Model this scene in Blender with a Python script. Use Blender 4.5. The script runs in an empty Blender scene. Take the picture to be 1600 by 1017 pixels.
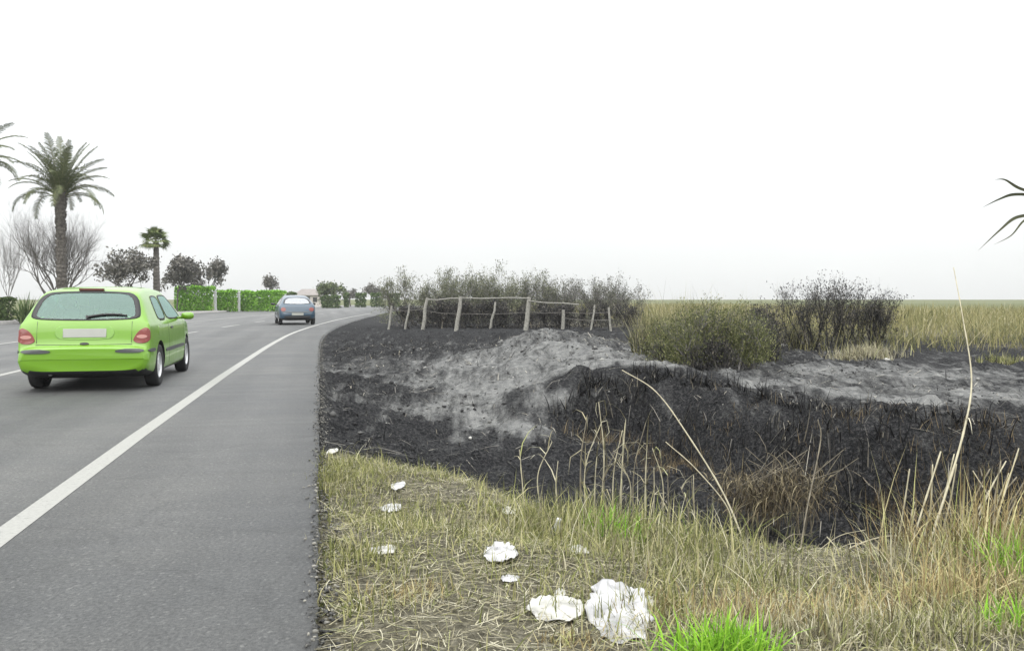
import bpy, bmesh, math, random
import numpy as np
from mathutils import Vector, Matrix
from mathutils.bvhtree import BVHTree

R = math.radians
scene = bpy.context.scene
C = scene.collection
random.seed(7)
rng = np.random.default_rng(11)

# ------------------------------------------------------------------ camera
CAM_H, FPX, PITCH = 1.25, 1300.0, math.atan(40.5 / 1300.0)
cd = bpy.data.cameras.new('camera'); cam = bpy.data.objects.new('camera', cd); C.objects.link(cam)
cam.location = (0, 0, CAM_H); cam.rotation_euler = (math.pi / 2 - PITCH, 0, 0)
cd.sensor_width = 36; cd.lens = 36 * FPX / 1600; cd.clip_start = 0.05; cd.clip_end = 9000
scene.camera = cam

# ------------------------------------------------------------------ sky, sun, exposure
SUN_EL, SUN_AZ = R(52), R(200)          # behind the camera, a little to the left
w = bpy.data.worlds.new('World'); scene.world = w; w.use_nodes = True
nt = w.node_tree; nt.nodes.clear()
out = nt.nodes.new('ShaderNodeOutputWorld'); bg = nt.nodes.new('ShaderNodeBackground')
sky = nt.nodes.new('ShaderNodeTexSky'); sky.sky_type = 'NISHITA'; sky.sun_disc = False
sky.sun_elevation = SUN_EL; sky.sun_rotation = SUN_AZ; sky.dust_density = 4.0
tc = nt.nodes.new('ShaderNodeTexCoord'); sx = nt.nodes.new('ShaderNodeSeparateXYZ')
mx0 = nt.nodes.new('ShaderNodeMath'); mx0.operation = 'MAXIMUM'; mx0.inputs[1].default_value = 0.0
ma = nt.nodes.new('ShaderNodeMath'); ma.operation = 'MULTIPLY_ADD'      # overcast: brightness (1 + 2 sin h) / 3
ma.inputs[1].default_value = 1.08; ma.inputs[2].default_value = 0.475
nz = nt.nodes.new('ShaderNodeTexNoise'); nz.inputs['Scale'].default_value = 2.2; nz.inputs['Detail'].default_value = 4
nm = nt.nodes.new('ShaderNodeMapRange'); nm.inputs['To Min'].default_value = 0.88; nm.inputs['To Max'].default_value = 1.10
mul = nt.nodes.new('ShaderNodeMath'); mul.operation = 'MULTIPLY'
cloud = nt.nodes.new('ShaderNodeVectorMath'); cloud.operation = 'SCALE'; cloud.inputs[0].default_value = (0.985, 1.0, 1.0)
skys = nt.nodes.new('ShaderNodeVectorMath'); skys.operation = 'SCALE'; skys.inputs['Scale'].default_value = 0.10
mixw = nt.nodes.new('ShaderNodeMix'); mixw.data_type = 'RGBA'; mixw.inputs['Factor'].default_value = 0.9
L = nt.links.new
L(tc.outputs['Generated'], sx.inputs[0]); L(sx.outputs['Z'], mx0.inputs[0]); L(mx0.outputs[0], ma.inputs[0])
L(tc.outputs['Generated'], nz.inputs['Vector']); L(nz.outputs['Fac'], nm.inputs['Value'])
L(ma.outputs[0], mul.inputs[0]); L(nm.outputs[0], mul.inputs[1]); L(mul.outputs[0], cloud.inputs['Scale'])
L(sky.outputs[0], skys.inputs[0]); L(skys.outputs[0], mixw.inputs[6]); L(cloud.outputs[0], mixw.inputs[7])
L(mixw.outputs[2], bg.inputs[0]); bg.inputs[1].default_value = 1.0; L(bg.outputs[0], out.inputs[0])

sd = bpy.data.lights.new('sun', 'SUN'); sd.energy = 1.2; sd.angle = R(75); sd.color = (1.0, 0.97, 0.92)
sun = bpy.data.objects.new('sun', sd); C.objects.link(sun)
sdir = Vector((math.sin(SUN_AZ) * math.cos(SUN_EL), math.cos(SUN_AZ) * math.cos(SUN_EL), math.sin(SUN_EL)))
sun.rotation_euler = sdir.to_track_quat('Z', 'Y').to_euler()
sun.location = (0, -10, 30)
vs = scene.view_settings
vs.view_transform = 'Standard'; vs.look = 'None'; vs.gamma = 1.0; vs.use_curve_mapping = False; vs.exposure = 1.0
scene.cycles.max_bounces = 6; scene.cycles.transparent_max_bounces = 10
scene.cycles.volume_bounces = 1

# ------------------------------------------------------------------ helpers
def ray(px, py):
    a, b = (px - 800) / FPX, (508.5 - py) / FPX
    cp, sp = math.cos(PITCH), math.sin(PITCH)
    return np.array([a, b * sp + cp, b * cp - sp])
def atz(px, py, z=0.0):
    d = ray(px, py); t = (z - CAM_H) / d[2]
    return np.array([0, 0, CAM_H]) + d * t
def aty(px, py, Y):
    d = ray(px, py); return np.array([0, 0, CAM_H]) + d * (Y / d[1])

def tag(o, label=None, cat=None, group=None, kind=None):
    if label: o['label'] = label
    if cat: o['category'] = cat
    if group: o['group'] = group
    if kind: o['kind'] = kind
    return o
def empty(name, loc=(0, 0, 0), rz=0.0):
    o = bpy.data.objects.new(name, None); C.objects.link(o)
    o.location = loc; o.rotation_euler = (0, 0, rz); o.empty_display_size = 0.2
    return o
def link(name, me, mat=None, parent=None):
    o = bpy.data.objects.new(name, me); C.objects.link(o)
    if mat is not None and not me.materials:
        me.materials.append(mat)
    if parent is not None: o.parent = parent
    return o
def copy_tree(o, parent=None):
    c = o.copy(); C.objects.link(c); c.parent = parent
    for ch in list(o.children): copy_tree(ch, c)
    return c
def mesh_np(name, V, F, attrs=None, smooth=False):
    """V (n,3); F list of int arrays, each (m,k)"""
    V = np.asarray(V, dtype=np.float32)
    me = bpy.data.meshes.new(name)
    me.vertices.add(len(V)); me.vertices.foreach_set('co', V.ravel())
    if not isinstance(F, list): F = [F]
    F = [np.asarray(f, dtype=np.int32) for f in F if len(f)]
    nl = sum(f.size for f in F); npoly = sum(len(f) for f in F)
    me.loops.add(nl); me.polygons.add(npoly)
    me.loops.foreach_set('vertex_index', np.concatenate([f.ravel() for f in F]))
    tot = np.concatenate([np.full(len(f), f.shape[1], dtype=np.int32) for f in F])
    st = np.concatenate([[0], np.cumsum(tot)[:-1]]).astype(np.int32)
    me.polygons.foreach_set('loop_start', st); me.polygons.foreach_set('loop_total', tot)
    if smooth: me.polygons.foreach_set('use_smooth', np.ones(npoly, dtype=bool))
    for k, a in (attrs or {}).items():
        at = me.attributes.new(k, 'FLOAT', 'POINT'); at.data.foreach_set('value', np.asarray(a, dtype=np.float32))
    me.update(calc_edges=True)
    return me

class MB:
    """collects boxes, tubes, grids into one mesh"""
    def __init__(s): s.V = []; s.F = []; s.T = []
    def add(s, V, F, tint=0.5):
        b = len(s.V); s.V.extend([tuple(v) for v in V]); s.F.extend([tuple(b + i for i in f) for f in F]); s.T.extend([tint] * len(V))
    def box(s, lo, hi):
        x0, y0, z0 = lo; x1, y1, z1 = hi
        s.add([(x0,y0,z0),(x1,y0,z0),(x1,y1,z0),(x0,y1,z0),(x0,y0,z1),(x1,y0,z1),(x1,y1,z1),(x0,y1,z1)],
              [(0,3,2,1),(4,5,6,7),(0,1,5,4),(1,2,6,5),(2,3,7,6),(3,0,4,7)])
    def tube(s, P, rad, n=5, cap=True, tint=0.5):
        P = [Vector(p) for p in P]; m = len(P); V = []; F = []
        t = (P[1] - P[0]).normalized()
        u = t.orthogonal().normalized()
        for i, p in enumerate(P):
            t = (P[min(i + 1, m - 1)] - P[max(i - 1, 0)])
            if t.length < 1e-9: t = Vector((0, 0, 1))
            t.normalize(); u = (u - t * u.dot(t))
            if u.length < 1e-6: u = t.orthogonal()
            u.normalize(); v = t.cross(u)
            r = rad[i] if hasattr(rad, '__len__') else rad
            for k in range(n):
                a = 2 * math.pi * k / n
                V.append(p + (u * math.cos(a) + v * math.sin(a)) * r)
        for i in range(m - 1):
            for k in range(n):
                k2 = (k + 1) % n
                F.append((i*n+k, i*n+k2, (i+1)*n+k2, (i+1)*n+k))
        if cap:
            F.append(tuple(range(n - 1, -1, -1))); F.append(tuple((m-1)*n + k for k in range(n)))
        s.add(V, F, tint)
    def lathe(s, prof, n=24, axis='x', org=(0, 0, 0)):
        """prof list of (r, h) along axis"""
        V = []; F = []; m = len(prof)
        for r, h in prof:
            for k in range(n):
                a = 2 * math.pi * k / n; c, d = r * math.cos(a), r * math.sin(a)
                V.append({'x': (h, c, d), 'z': (c, d, h)}[axis])
        V = [(v[0]+org[0], v[1]+org[1], v[2]+org[2]) for v in V]
        for i in range(m - 1):
            for k in range(n):
                k2 = (k + 1) % n
                F.append((i*n+k, i*n+k2, (i+1)*n+k2, (i+1)*n+k))
        s.add(V, F)
    def mesh(s, name, smooth=False):
        me = bpy.data.meshes.new(name); me.from_pydata(s.V, [], s.F)
        at = me.attributes.new('tint', 'FLOAT', 'POINT'); at.data.foreach_set('value', np.array(s.T, dtype=np.float32))
        if smooth: me.polygons.foreach_set('use_smooth', np.ones(len(me.polygons), dtype=bool))
        me.update(); return me
    def build(s, name, mat, parent=None, smooth=False):
        return link(name, s.mesh(name, smooth), mat, parent)

# numpy value noise
def _h(ix, iy, seed):
    n = (ix.astype(np.int64) * 374761393 + iy.astype(np.int64) * 668265263 + seed * 1442695041) & 0xFFFFFFFF
    n = ((n ^ (n >> 13)) * 1274126177) & 0xFFFFFFFF
    return ((n ^ (n >> 16)) & 0xFFFF) / 65535.0
def vnoise(x, y, seed=0):
    x = np.asarray(x, float); y = np.asarray(y, float)
    ix, iy = np.floor(x), np.floor(y); fx, fy = x - ix, y - iy
    fx = fx*fx*(3-2*fx); fy = fy*fy*(3-2*fy)
    a, b = _h(ix, iy, seed), _h(ix+1, iy, seed); c, d = _h(ix, iy+1, seed), _h(ix+1, iy+1, seed)
    return (a*(1-fx)+b*fx)*(1-fy) + (c*(1-fx)+d*fx)*fy
def fbm(x, y, seed=0, oct=4):
    s = 0; amp = 1; tot = 0
    for o in range(oct):
        s = s + amp * vnoise(x * 2**o + 17.3*o, y * 2**o - 9.1*o, seed + o); tot += amp; amp *= 0.5
    return s / tot
def sstep(a, b, x):
    t = np.clip((np.asarray(x, float) - a) / (b - a), 0, 1); return t*t*(3-2*t)

# ------------------------------------------------------------------ materials
def new_mat(name):
    m = bpy.data.materials.new(name); m.use_nodes = True
    n = m.node_tree; b = n.nodes['Principled BSDF']; return m, n, b
def simple(name, col, rough=0.7, metal=0.0, var=0.15, scale=8.0, coat=0.0, spec=0.5, bump=0.0):
    m, n, b = new_mat(name)
    b.inputs['Roughness'].default_value = rough; b.inputs['Metallic'].default_value = metal
    b.inputs['Specular IOR Level'].default_value = spec; b.inputs['Coat Weight'].default_value = coat
    tcn = n.nodes.new('ShaderNodeTexCoord')
    no = n.nodes.new('ShaderNodeTexNoise'); no.inputs['Scale'].default_value = scale; no.inputs['Detail'].default_value = 5
    cr = n.nodes.new('ShaderNodeValToRGB')
    cr.color_ramp.elements[0].position = 0.3; cr.color_ramp.elements[1].position = 0.7
    cr.color_ramp.elements[0].color = tuple(c * (1 - var) for c in col) + (1,)
    cr.color_ramp.elements[1].color = tuple(min(1, c * (1 + var)) for c in col) + (1,)
    n.links.new(tcn.outputs['Object'], no.inputs['Vector']); n.links.new(no.outputs['Fac'], cr.inputs['Fac'])
    n.links.new(cr.outputs['Color'], b.inputs['Base Color'])
    if bump:
        bp = n.nodes.new('ShaderNodeBump'); bp.inputs['Strength'].default_value = bump; bp.inputs['Distance'].default_value = 0.02
        n.links.new(no.outputs['Fac'], bp.inputs['Height']); n.links.new(bp.outputs[0], b.inputs['Normal'])
    return m
def tinted(name, stops, rough=0.8, spec=0.25, translucent=0.0):
    """colour picked per piece by the 'tint' attribute"""
    m, n, b = new_mat(name)
    b.inputs['Roughness'].default_value = rough; b.inputs['Specular IOR Level'].default_value = spec
    at = n.nodes.new('ShaderNodeAttribute'); at.attribute_name = 'tint'
    cr = n.nodes.new('ShaderNodeValToRGB'); els = cr.color_ramp.elements
    while len(els) < len(stops): els.new(0.5)
    for e, (p, c) in zip(els, stops): e.position = p; e.color = tuple(c) + (1,)
    n.links.new(at.outputs['Fac'], cr.inputs['Fac']); n.links.new(cr.outputs['Color'], b.inputs['Base Color'])
    if translucent:
        tr = n.nodes.new('ShaderNodeBsdfTranslucent'); mi = n.nodes.new('ShaderNodeMixShader'); mi.inputs[0].default_value = translucent
        n.links.new(cr.outputs['Color'], tr.inputs['Color'])
        n.links.new(b.outputs[0], mi.inputs[1]); n.links.new(tr.outputs[0], mi.inputs[2])
        n.links.new(mi.outputs[0], n.nodes['Material Output'].inputs['Surface'])
    return m

# ------------------------------------------------------------------ terrain: control points (px, py, z, ash, grass)
CP = [
 # near verge
 (500,1017,-.06,0,1),(650,1017,-.08,0,1),(800,1017,-.08,0,1),(1000,1017,-.08,0,1),(1200,1017,-.08,0,1),(1400,1017,-.06,0,1),(1600,1017,-.04,0,1),
 (500,850,-.06,0,1),(650,860,-.09,0,1),(800,880,-.12,0,1),(950,900,-.14,0,1),(1100,930,-.16,0,1),(1300,985,-.14,0,1),(1500,930,-.12,0,1),
 (500,740,-.07,0,1),(560,745,-.12,0,1),(650,765,-.20,0,1),(750,795,-.26,0,1),(850,820,-.32,0,.95),(950,840,-.34,0,.9),(1080,865,-.36,0,.9),(1200,925,-.34,0,.85),(1300,950,-.34,0,.75),(1390,940,-.34,0,.75),(1500,890,-.26,0,.8),(1600,890,-.22,0,.8),
 # dark slope next to the road
 (503,690,-.10,.05,.25),(505,640,-.12,.25,.1),(508,590,-.12,.3,.1),(512,550,-.10,.15,.1),(530,520,-.08,.2,.1),(560,505,-.06,.2,.1),
 (560,690,-.22,.05,.12),(560,640,-.24,.28,0),(560,600,-.22,.35,0),(580,560,-.18,.4,0),(600,530,-.08,.3,0),
 (620,700,-.36,0,.05),(640,660,-.42,.1,0),(640,620,-.36,.35,0),(630,585,-.25,.6,0),(680,720,-.48,0,0),
 # valley floor
 (720,690,-.60,.45,0),(770,700,-.68,.3,0),(760,668,-.62,.95,0),(850,730,-.85,.15,0),(800,760,-.75,0,.1),(950,775,-1.05,.1,0),(1080,815,-1.22,.05,0),
 # pale ash slope and mound
 (700,640,-.42,.85,0),(680,600,-.30,.85,0),(760,620,-.38,1,0),(830,660,-.45,.9,0),(820,600,-.20,1,0),(880,620,-.22,.9,0),(760,570,-.10,.9,0),
 (850,560,.12,.95,0),(900,570,.12,1,0),(960,560,.22,1,0),(1010,564,.20,1,0),(1045,574,.14,.9,0),(870,534,.36,.9,0),(820,540,.27,.7,0),(860,520,.46,.7,0),(930,545,.30,.95,0),
 (700,550,-.02,.35,0),(640,545,-.02,.3,0),(650,520,.02,.2,0),(740,525,.08,.2,0),(1000,548,.14,.6,0),
 # ash plain
 (1120,585,-.02,.7,0),(1200,600,-.05,1,0),(1300,610,-.07,1,0),(1420,620,-.07,1,0),(1550,615,-.08,.9,0),(1200,570,-.06,.5,0),(1300,580,-.08,.9,0),(1450,585,-.09,.8,0),(1600,590,-.08,.6,0),
 (1150,555,-.04,.2,0),(1300,560,-.05,.4,0),(1450,562,-.06,.35,0),(1600,565,-.04,.3,.1),
]
P3 = []; PV = []
for (px, py, z, a, g) in CP:
    p = atz(px, py, z); P3.append(p[:2]); PV.append((p[2], a, g))
# world-space points beyond what the pixels fix: (x, y, z, ash, grass)
for x, y, z, a, g in [(-8,32,0,.1,.1),(0,30,.05,.1,.1),(8,26,-.02,.1,.3),(14,22,-.02,.1,.5),(-9,42,0,.05,.2),(4,42,0,0,.6),(14,42,0,0,.9),(14,32,0,0,.9),(20,20,0,.1,.7),
                      (9,9.6,-.05,.3,0),(14,9.6,-.05,.4,0),(9,7.6,-1.3,0,0),(14,7.6,-1.3,0,0),(9,6.3,-1.2,0,0),(14,6.3,-1.2,0,0),(9,4.6,-.25,0,.9),(14,4.6,-.25,0,.9),(9,2,-.05,0,1),(14,2,-.05,0,1),
                      (9,12,-.08,.9,0),(14,12,-.08,.8,0),(14,15,-.08,.5,.1),(3.3,6.2,-1.2,0,0),(2,6.6,-1.2,0,0),(.8,7.0,-1.0,0,0),(4.6,6.1,-1.2,0,0),
                      (-.2,0,-.06,0,1),(4,0,-.06,0,1),(10,0,-.05,0,1)]:
    P3.append((x, y)); PV.append((z, a, g))
P3 = np.array(P3, float); PV = np.array(PV, float)
# lines of points along the bank: crest and foot, so that the face stays one continuous step
def dense(line, off, z_add=0.0):
    W3 = [np.append(atz(px, py, z), (a, g)) for px, py, z, a, g in line]
    for p, q in zip(W3[:-1], W3[1:]):
        k = max(2, int(np.linalg.norm(q[:2] - p[:2]) / .35))
        for t in np.arange(k) / k:
            v = p + (q - p) * t; yield (v[0] + off[0], v[1] + off[1]), (v[2] + z_add, v[3], v[4])
CREST = [(905,612,-.14,.4,0),(930,588,.06,.25,0),(990,578,.14,.3,0),(1050,587,.10,.2,0),(1140,606,-.02,.35,0),(1250,630,-.06,.35,0),(1380,646,-.08,.35,0),(1500,654,-.08,.3,0),(1600,658,-.08,.3,0),(1760,662,-.08,.3,0)]
FOOT = [(905,672,-.62,.05,0),(960,706,-.92,0,0),(1050,745,-1.12,0,0),(1150,790,-1.22,0,0),(1250,840,-1.3,0,0),(1400,872,-1.34,0,0),(1500,885,-1.34,0,0),(1600,892,-1.34,0,0),(1760,900,-1.34,0,0)]
ex = list(dense(CREST, (0, 0))) + list(dense(CREST, (0, .55), .02)) + list(dense(FOOT, (0, 0))) + list(dense(FOOT, (0, -.6), -.03))
P3 = np.concatenate([P3, np.array([e[0] for e in ex])]); PV = np.concatenate([PV, np.array([e[1] for e in ex])])
def base_z(x, y):
    x = np.clip(np.asarray(x, float).ravel(), -14, 14); y = np.clip(np.asarray(y, float).ravel(), 0, 44)
    o = np.empty(len(x))
    for i in range(0, len(x), 20000):
        q = np.stack([x[i:i+20000], y[i:i+20000]], 1)
        d2 = ((q[:, None] - P3[None]) ** 2).sum(-1)
        wt = 1.0 / (d2 + .05 + .0006 * y[i:i+20000, None] ** 2) ** 1.9
        o[i:i+20000] = (wt @ PV[:, 0]) / wt.sum(1)
    return o
def zones(x, y):
    x = np.clip(np.asarray(x, float).ravel(), -14, 20); y = np.clip(np.asarray(y, float).ravel(), 0, 46)
    o = np.empty((len(x), 2))
    for i in range(0, len(x), 20000):
        q = np.stack([x[i:i+20000], y[i:i+20000]], 1)
        d2 = ((q[:, None] - P3[None]) ** 2).sum(-1)
        wt = 1.0 / (d2 + 0.03) ** 1.6
        o[i:i+20000] = (wt @ PV[:, 1:]) / wt.sum(1, keepdims=True)
    return o[:, 0], o[:, 1]
# right edge of the asphalt as a function of y
EY = np.array([-40, 0, 10, 18, 22.6, 27, 31, 36, 42, 50, 60, 80, 116, 170, 400])
EX = np.array([9.2, -.034, -2.344, -4.19, -5.24, -6.18, -6.95, -7.75, -8.6, -9.55, -10.5, -12.0, -13.6, -14.5, -15.0])
def edge_x(y):
    y = np.asarray(y, float)
    return (np.interp(y - 1.5, EY, EX) + np.interp(y, EY, EX) + np.interp(y + 1.5, EY, EX)) / 3
def ground_z(x, y, fine=True):
    sh = np.shape(x); x = np.asarray(x, float).ravel(); y = np.asarray(y, float).ravel()
    z = base_z(x, y)
    a, g = zones(x, y)
    if fine:
        rough = np.clip(1 - g, 0, 1)
        z = z + (fbm(x*1.1, y*1.1, 3, 3) - .5) * .12 * rough + (fbm(x*4.5, y*4.5, 5, 4) - .5) * (.13 * rough * (1 - .6*np.clip(a, 0, 1)) + .035)
        z = z + (np.maximum(fbm(x*2.7, y*2.7, 9, 3) - .56, 0) * .42 - .015) * rough * (1 - .4*a)
        z = z + (fbm(x*14, y*14, 21, 2) - .5) * .05 * rough + (1 - np.abs(2*fbm(x*3.1, y*3.1, 33, 3) - 1) - .75) * .16 * rough * (1 - .75*np.clip(a*1.5, 0, 1))
    far = np.maximum(sstep(34, 46, y), sstep(16, 30, x))
    z = z * (1 - far) + (-.03 + (fbm(x*.15, y*.15, 2, 3) - .5) * .25 * far) * far
    d = x - edge_x(y)                       # distance from the asphalt edge
    k = sstep(-.02, .30, d)
    zz = -.055 - .03 * vnoise(x*9, y*9, 4)
    z = np.where(d < 0, -.12, zz * (1 - k) + z * k)
    return z.reshape(sh)

# ------------------------------------------------------------------ ground sheet
def axis(parts):
    o = []
    for a, b, s in parts: o.append(np.arange(a, b, s))
    return np.concatenate(o)
def geo(a, b, k=1.25, s=1.0):
    o = [a]
    while o[-1] < b: o.append(o[-1] + s); s *= k
    return np.array(o)
xs = np.concatenate([-geo(14, 4000, 1.3, .8)[::-1], axis([(-13.5, -8, .25), (-8, 8, .07), (8, 14, .25)]), geo(14, 4000, 1.3, .6)])
ys = np.concatenate([-geo(1, 300, 1.4, .5)[::-1], axis([(-.5, 2, .2), (2, 8, .05), (8, 16, .075), (16, 30, .15), (30, 46, .4)]), geo(46, 6000, 1.2, .6)])
GX, GY = np.meshgrid(xs, ys)
GZ = ground_z(GX, GY)
dd = GX - edge_x(GY)
GZ = np.where(dd < -19.3, -.03, GZ)
ash, gra = zones(GX, GY)
farm = np.maximum(sstep(36, 50, GY.ravel()), sstep(16, 26, GX.ravel()))
farm = farm * np.maximum(sstep(3, 9, GX.ravel() - .0*GY.ravel()), sstep(60, 90, GY.ravel()))
farm = np.maximum(farm, (dd.ravel() < -17) * 1.0)
nx, ny = len(xs), len(ys)
idx = np.arange(nx * ny).reshape(ny, nx)
FQ = np.stack([idx[:-1, :-1].ravel(), idx[:-1, 1:].ravel(), idx[1:, 1:].ravel(), idx[1:, :-1].ravel()], 1)
me = mesh_np('ground', np.stack([GX.ravel(), GY.ravel(), GZ.ravel()], 1), FQ, {'ash': ash, 'grass': gra, 'field': farm}, smooth=True)

m, n, b = new_mat('burnt_ground'); lk = n.links.new
b.inputs['Roughness'].default_value = 0.95; b.inputs['Specular IOR Level'].default_value = 0.1
def N(t, **kw):
    nd = n.nodes.new(t)
    for k, v in kw.items():
        if k in nd.inputs: nd.inputs[k].default_value = v
        else: setattr(nd, k, v)
    return nd
geo_n = N('ShaderNodeNewGeometry')
def noise(s, det=5, rough=.6):
    q = N('ShaderNodeTexNoise', Scale=s, Detail=det, Roughness=rough); lk(geo_n.outputs['Position'], q.inputs['Vector']); return q
def ramp(src, stops):
    q = N('ShaderNodeValToRGB'); e = q.color_ramp.elements
    while len(e) < len(stops): e.new(.5)
    for el, (p, c) in zip(e, stops): el.position = p; el.color = tuple(c) + (1,)
    lk(src, q.inputs['Fac']); return q
def attr(nm): q = N('ShaderNodeAttribute'); q.attribute_name = nm; return q
def mixc(f, a, bb):
    q = N('ShaderNodeMix', data_type='RGBA'); lk(f, q.inputs[0]); lk(a, q.inputs[6]); lk(bb, q.inputs[7]); return q
def mask(at, nz_, amt, lo, hi):
    """attribute pushed about by noise, then a firm edge"""
    q = N('ShaderNodeMath', operation='MULTIPLY_ADD'); lk(nz_, q.inputs[0]); q.inputs[1].default_value = amt; lk(at, q.inputs[2])
    r = N('ShaderNodeMapRange', interpolation_type='SMOOTHSTEP'); lk(q.outputs[0], r.inputs['Value'])
    r.inputs['From Min'].default_value = lo + amt * .5; r.inputs['From Max'].default_value = hi + amt * .5; return r
n1, n2, n3, n4 = noise(1.6), noise(7, 6, .7), noise(28, 5, .7), noise(90, 3, .6)
char = ramp(n3.outputs['Fac'], [(.3, (.004, .0042, .005)), (.48, (.016, .0165, .018)), (.6, (.042, .042, .043)), (.75, (.115, .113, .108))])
ashc = ramp(n2.outputs['Fac'], [(.28, (.07, .071, .071)), (.42, (.14, .142, .141)), (.56, (.195, .197, .192)), (.75, (.28, .28, .27))])
soil = ramp(n3.outputs['Fac'], [(.25, (.03, .028, .021)), (.5, (.11, .102, .075)), (.75, (.26, .245, .19))])
fld = ramp(n1.outputs['Fac'], [(.3, (.07, .085, .035)), (.7, (.13, .135, .06))])
mpS = N('ShaderNodeMapping'); mpS.inputs['Rotation'].default_value = (0, 0, R(35)); mpS.inputs['Scale'].default_value = (2.6, .55, 1); lk(geo_n.outputs['Position'], mpS.inputs['Vector'])
nS = N('ShaderNodeTexNoise', Scale=1.3, Detail=8, Roughness=.72); lk(mpS.outputs[0], nS.inputs['Vector'])
m_ash = mask(attr('ash').outputs['Fac'], nS.outputs['Fac'], 2.2, .30, 1.05)
m_gra = mask(attr('grass').outputs['Fac'], n2.outputs['Fac'], .7, .40, .62)
cA = mixc(m_ash.outputs[0], char.outputs[0], ashc.outputs[0])
cB = mixc(m_gra.outputs[0], cA.outputs[2], soil.outputs[0])
cC = mixc(attr('field').outputs['Fac'], cB.outputs[2], fld.outputs[0])
spk = ramp(n4.outputs['Fac'], [(.35, (.72, .72, .72)), (.65, (1.25, 1.25, 1.25))])
mm = N('ShaderNodeMix', data_type='RGBA', blend_type='MULTIPLY'); mm.inputs[0].default_value = 1.0
lk(cC.outputs[2], mm.inputs[6]); lk(spk.outputs[0], mm.inputs[7]); lk(mm.outputs[2], b.inputs['Base Color'])
bp = N('ShaderNodeBump', Strength=.9, Distance=.04); lk(n3.outputs['Fac'], bp.inputs['Height']); lk(bp.outputs[0], b.inputs['Normal'])
tag(link('ground', me, m), kind='structure')

# ------------------------------------------------------------------ road
def strip_pts(y0, y1, step):
    y = np.concatenate([np.arange(y0, y1, step), [y1]]); x = edge_x(y)
    dx = np.gradient(x, y); nrm = np.stack([-np.ones_like(dx), dx], 1); nrm /= np.linalg.norm(nrm, axis=1, keepdims=True)   # points to the left of travel
    return x, y, nrm
def shoulder(y): return np.interp(y, [0, 8, 14, 26, 40, 60], [1.56, 1.53, 1.45, 1.2, 1.05, 1.0])
def road_strip(name, o0, o1, z, y0, y1, step, mat, parent=None, jag=0.0, skirt=0.0):
    x, y, nr = strip_pts(y0, y1, step)
    f0 = o0(y) if callable(o0) else np.full_like(y, o0); f1 = o1(y) if callable(o1) else np.full_like(y, o1)
    if jag: f0 = f0 + (fbm(y*7.0, y*0, 31, 4) - .5) * jag
    A = np.stack([x + nr[:, 0]*f0, y + nr[:, 1]*f0, np.full_like(y, z)], 1)
    B = np.stack([x + nr[:, 0]*f1, y + nr[:, 1]*f1, np.full_like(y, z)], 1)
    k = len(y); i = np.arange(k - 1)
    V = [A, B]; F = [np.stack([i, i+1, k+i+1, k+i], 1)]
    if skirt:
        D = A.copy(); D[:, 2] -= skirt; D[:, 0] += .03; V.append(D); F.append(np.stack([2*k+i, 2*k+i+1, i+1, i], 1))
        E = B.copy(); E[:, 2] -= skirt; V.append(E); F.append(np.stack([k+i, k+i+1, 3*k+i+1, 3*k+i], 1))
    return link(name, mesh_np(name, np.concatenate(V), np.concatenate(F)), mat, parent)

m, n, b = new_mat('asphalt'); lk = n.links.new
b.inputs['Roughness'].default_value = .62; b.inputs['Specular IOR Level'].default_value = .5
geo_n = N('ShaderNodeNewGeometry')
vr = N('ShaderNodeVectorRotate', rotation_type='Z_AXIS'); vr.inputs['Angle'].default_value = R(-13); lk(geo_n.outputs['Position'], vr.inputs['Vector'])
mp = N('ShaderNodeMapping'); mp.inputs['Scale'].default_value = (1.25, .045, 1)
lk(vr.outputs[0], mp.inputs['Vector'])
nA = N('ShaderNodeTexNoise', Scale=.9, Detail=4); lk(mp.outputs[0], nA.inputs['Vector'])
nB = noise(55, 4, .75); nC = noise(260, 2, .5); nD = noise(.45, 4, .6)
base = ramp(nA.outputs['Fac'], [(.32, (.070, .072, .072)), (.68, (.116, .118, .116))])
gr = ramp(nB.outputs['Fac'], [(.28, (.50, .50, .51)), (.5, (1, 1, 1)), (.74, (1.6, 1.58, 1.54))])
pa = ramp(nD.outputs['Fac'], [(.38, (.82, .83, .85)), (.6, (1.08, 1.07, 1.05))])
sp_ = ramp(nC.outputs['Fac'], [(.3, (.8, .8, .8)), (.7, (1.2, 1.2, 1.2))])
vadd = N('ShaderNodeMix', data_type='RGBA', blend_type='ADD'); vadd.inputs[0].default_value = .55
nW = noise(1.2, 5, .65); lk(geo_n.outputs['Position'], vadd.inputs[6]); lk(nW.outputs['Color'], vadd.inputs[7])
vor = N('ShaderNodeTexVoronoi', feature='DISTANCE_TO_EDGE', Scale=.34); lk(vadd.outputs[2], vor.inputs['Vector'])
crk = ramp(vor.outputs['Distance'], [(0, (.84, .84, .84)), (.003, (.88, .88, .88)), (.006, (1, 1, 1))])
agg = N('ShaderNodeTexVoronoi', feature='F1', Scale=70); lk(geo_n.outputs['Position'], agg.inputs['Vector'])
agr = ramp(agg.outputs['Color'], [(.2, (.82, .82, .82)), (.8, (1.0, 1.0, 1.0)), (.95, (1.55, 1.53, 1.5))])
def mulc(a_, b_):
    q = N('ShaderNodeMix', data_type='RGBA', blend_type='MULTIPLY'); q.inputs[0].default_value = 1; lk(a_, q.inputs[6]); lk(b_, q.inputs[7]); return q.outputs[2]
lk(mulc(mulc(mulc(mulc(mulc(base.outputs[0], gr.outputs[0]), pa.outputs[0]), sp_.outputs[0]), crk.outputs[0]), agr.outputs[0]), b.inputs['Base Color'])
bp = N('ShaderNodeBump', Strength=.8, Distance=.008); lk(nB.outputs['Fac'], bp.inputs['Height']); lk(bp.outputs[0], b.inputs['Normal'])
ASPHALT = m
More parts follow.
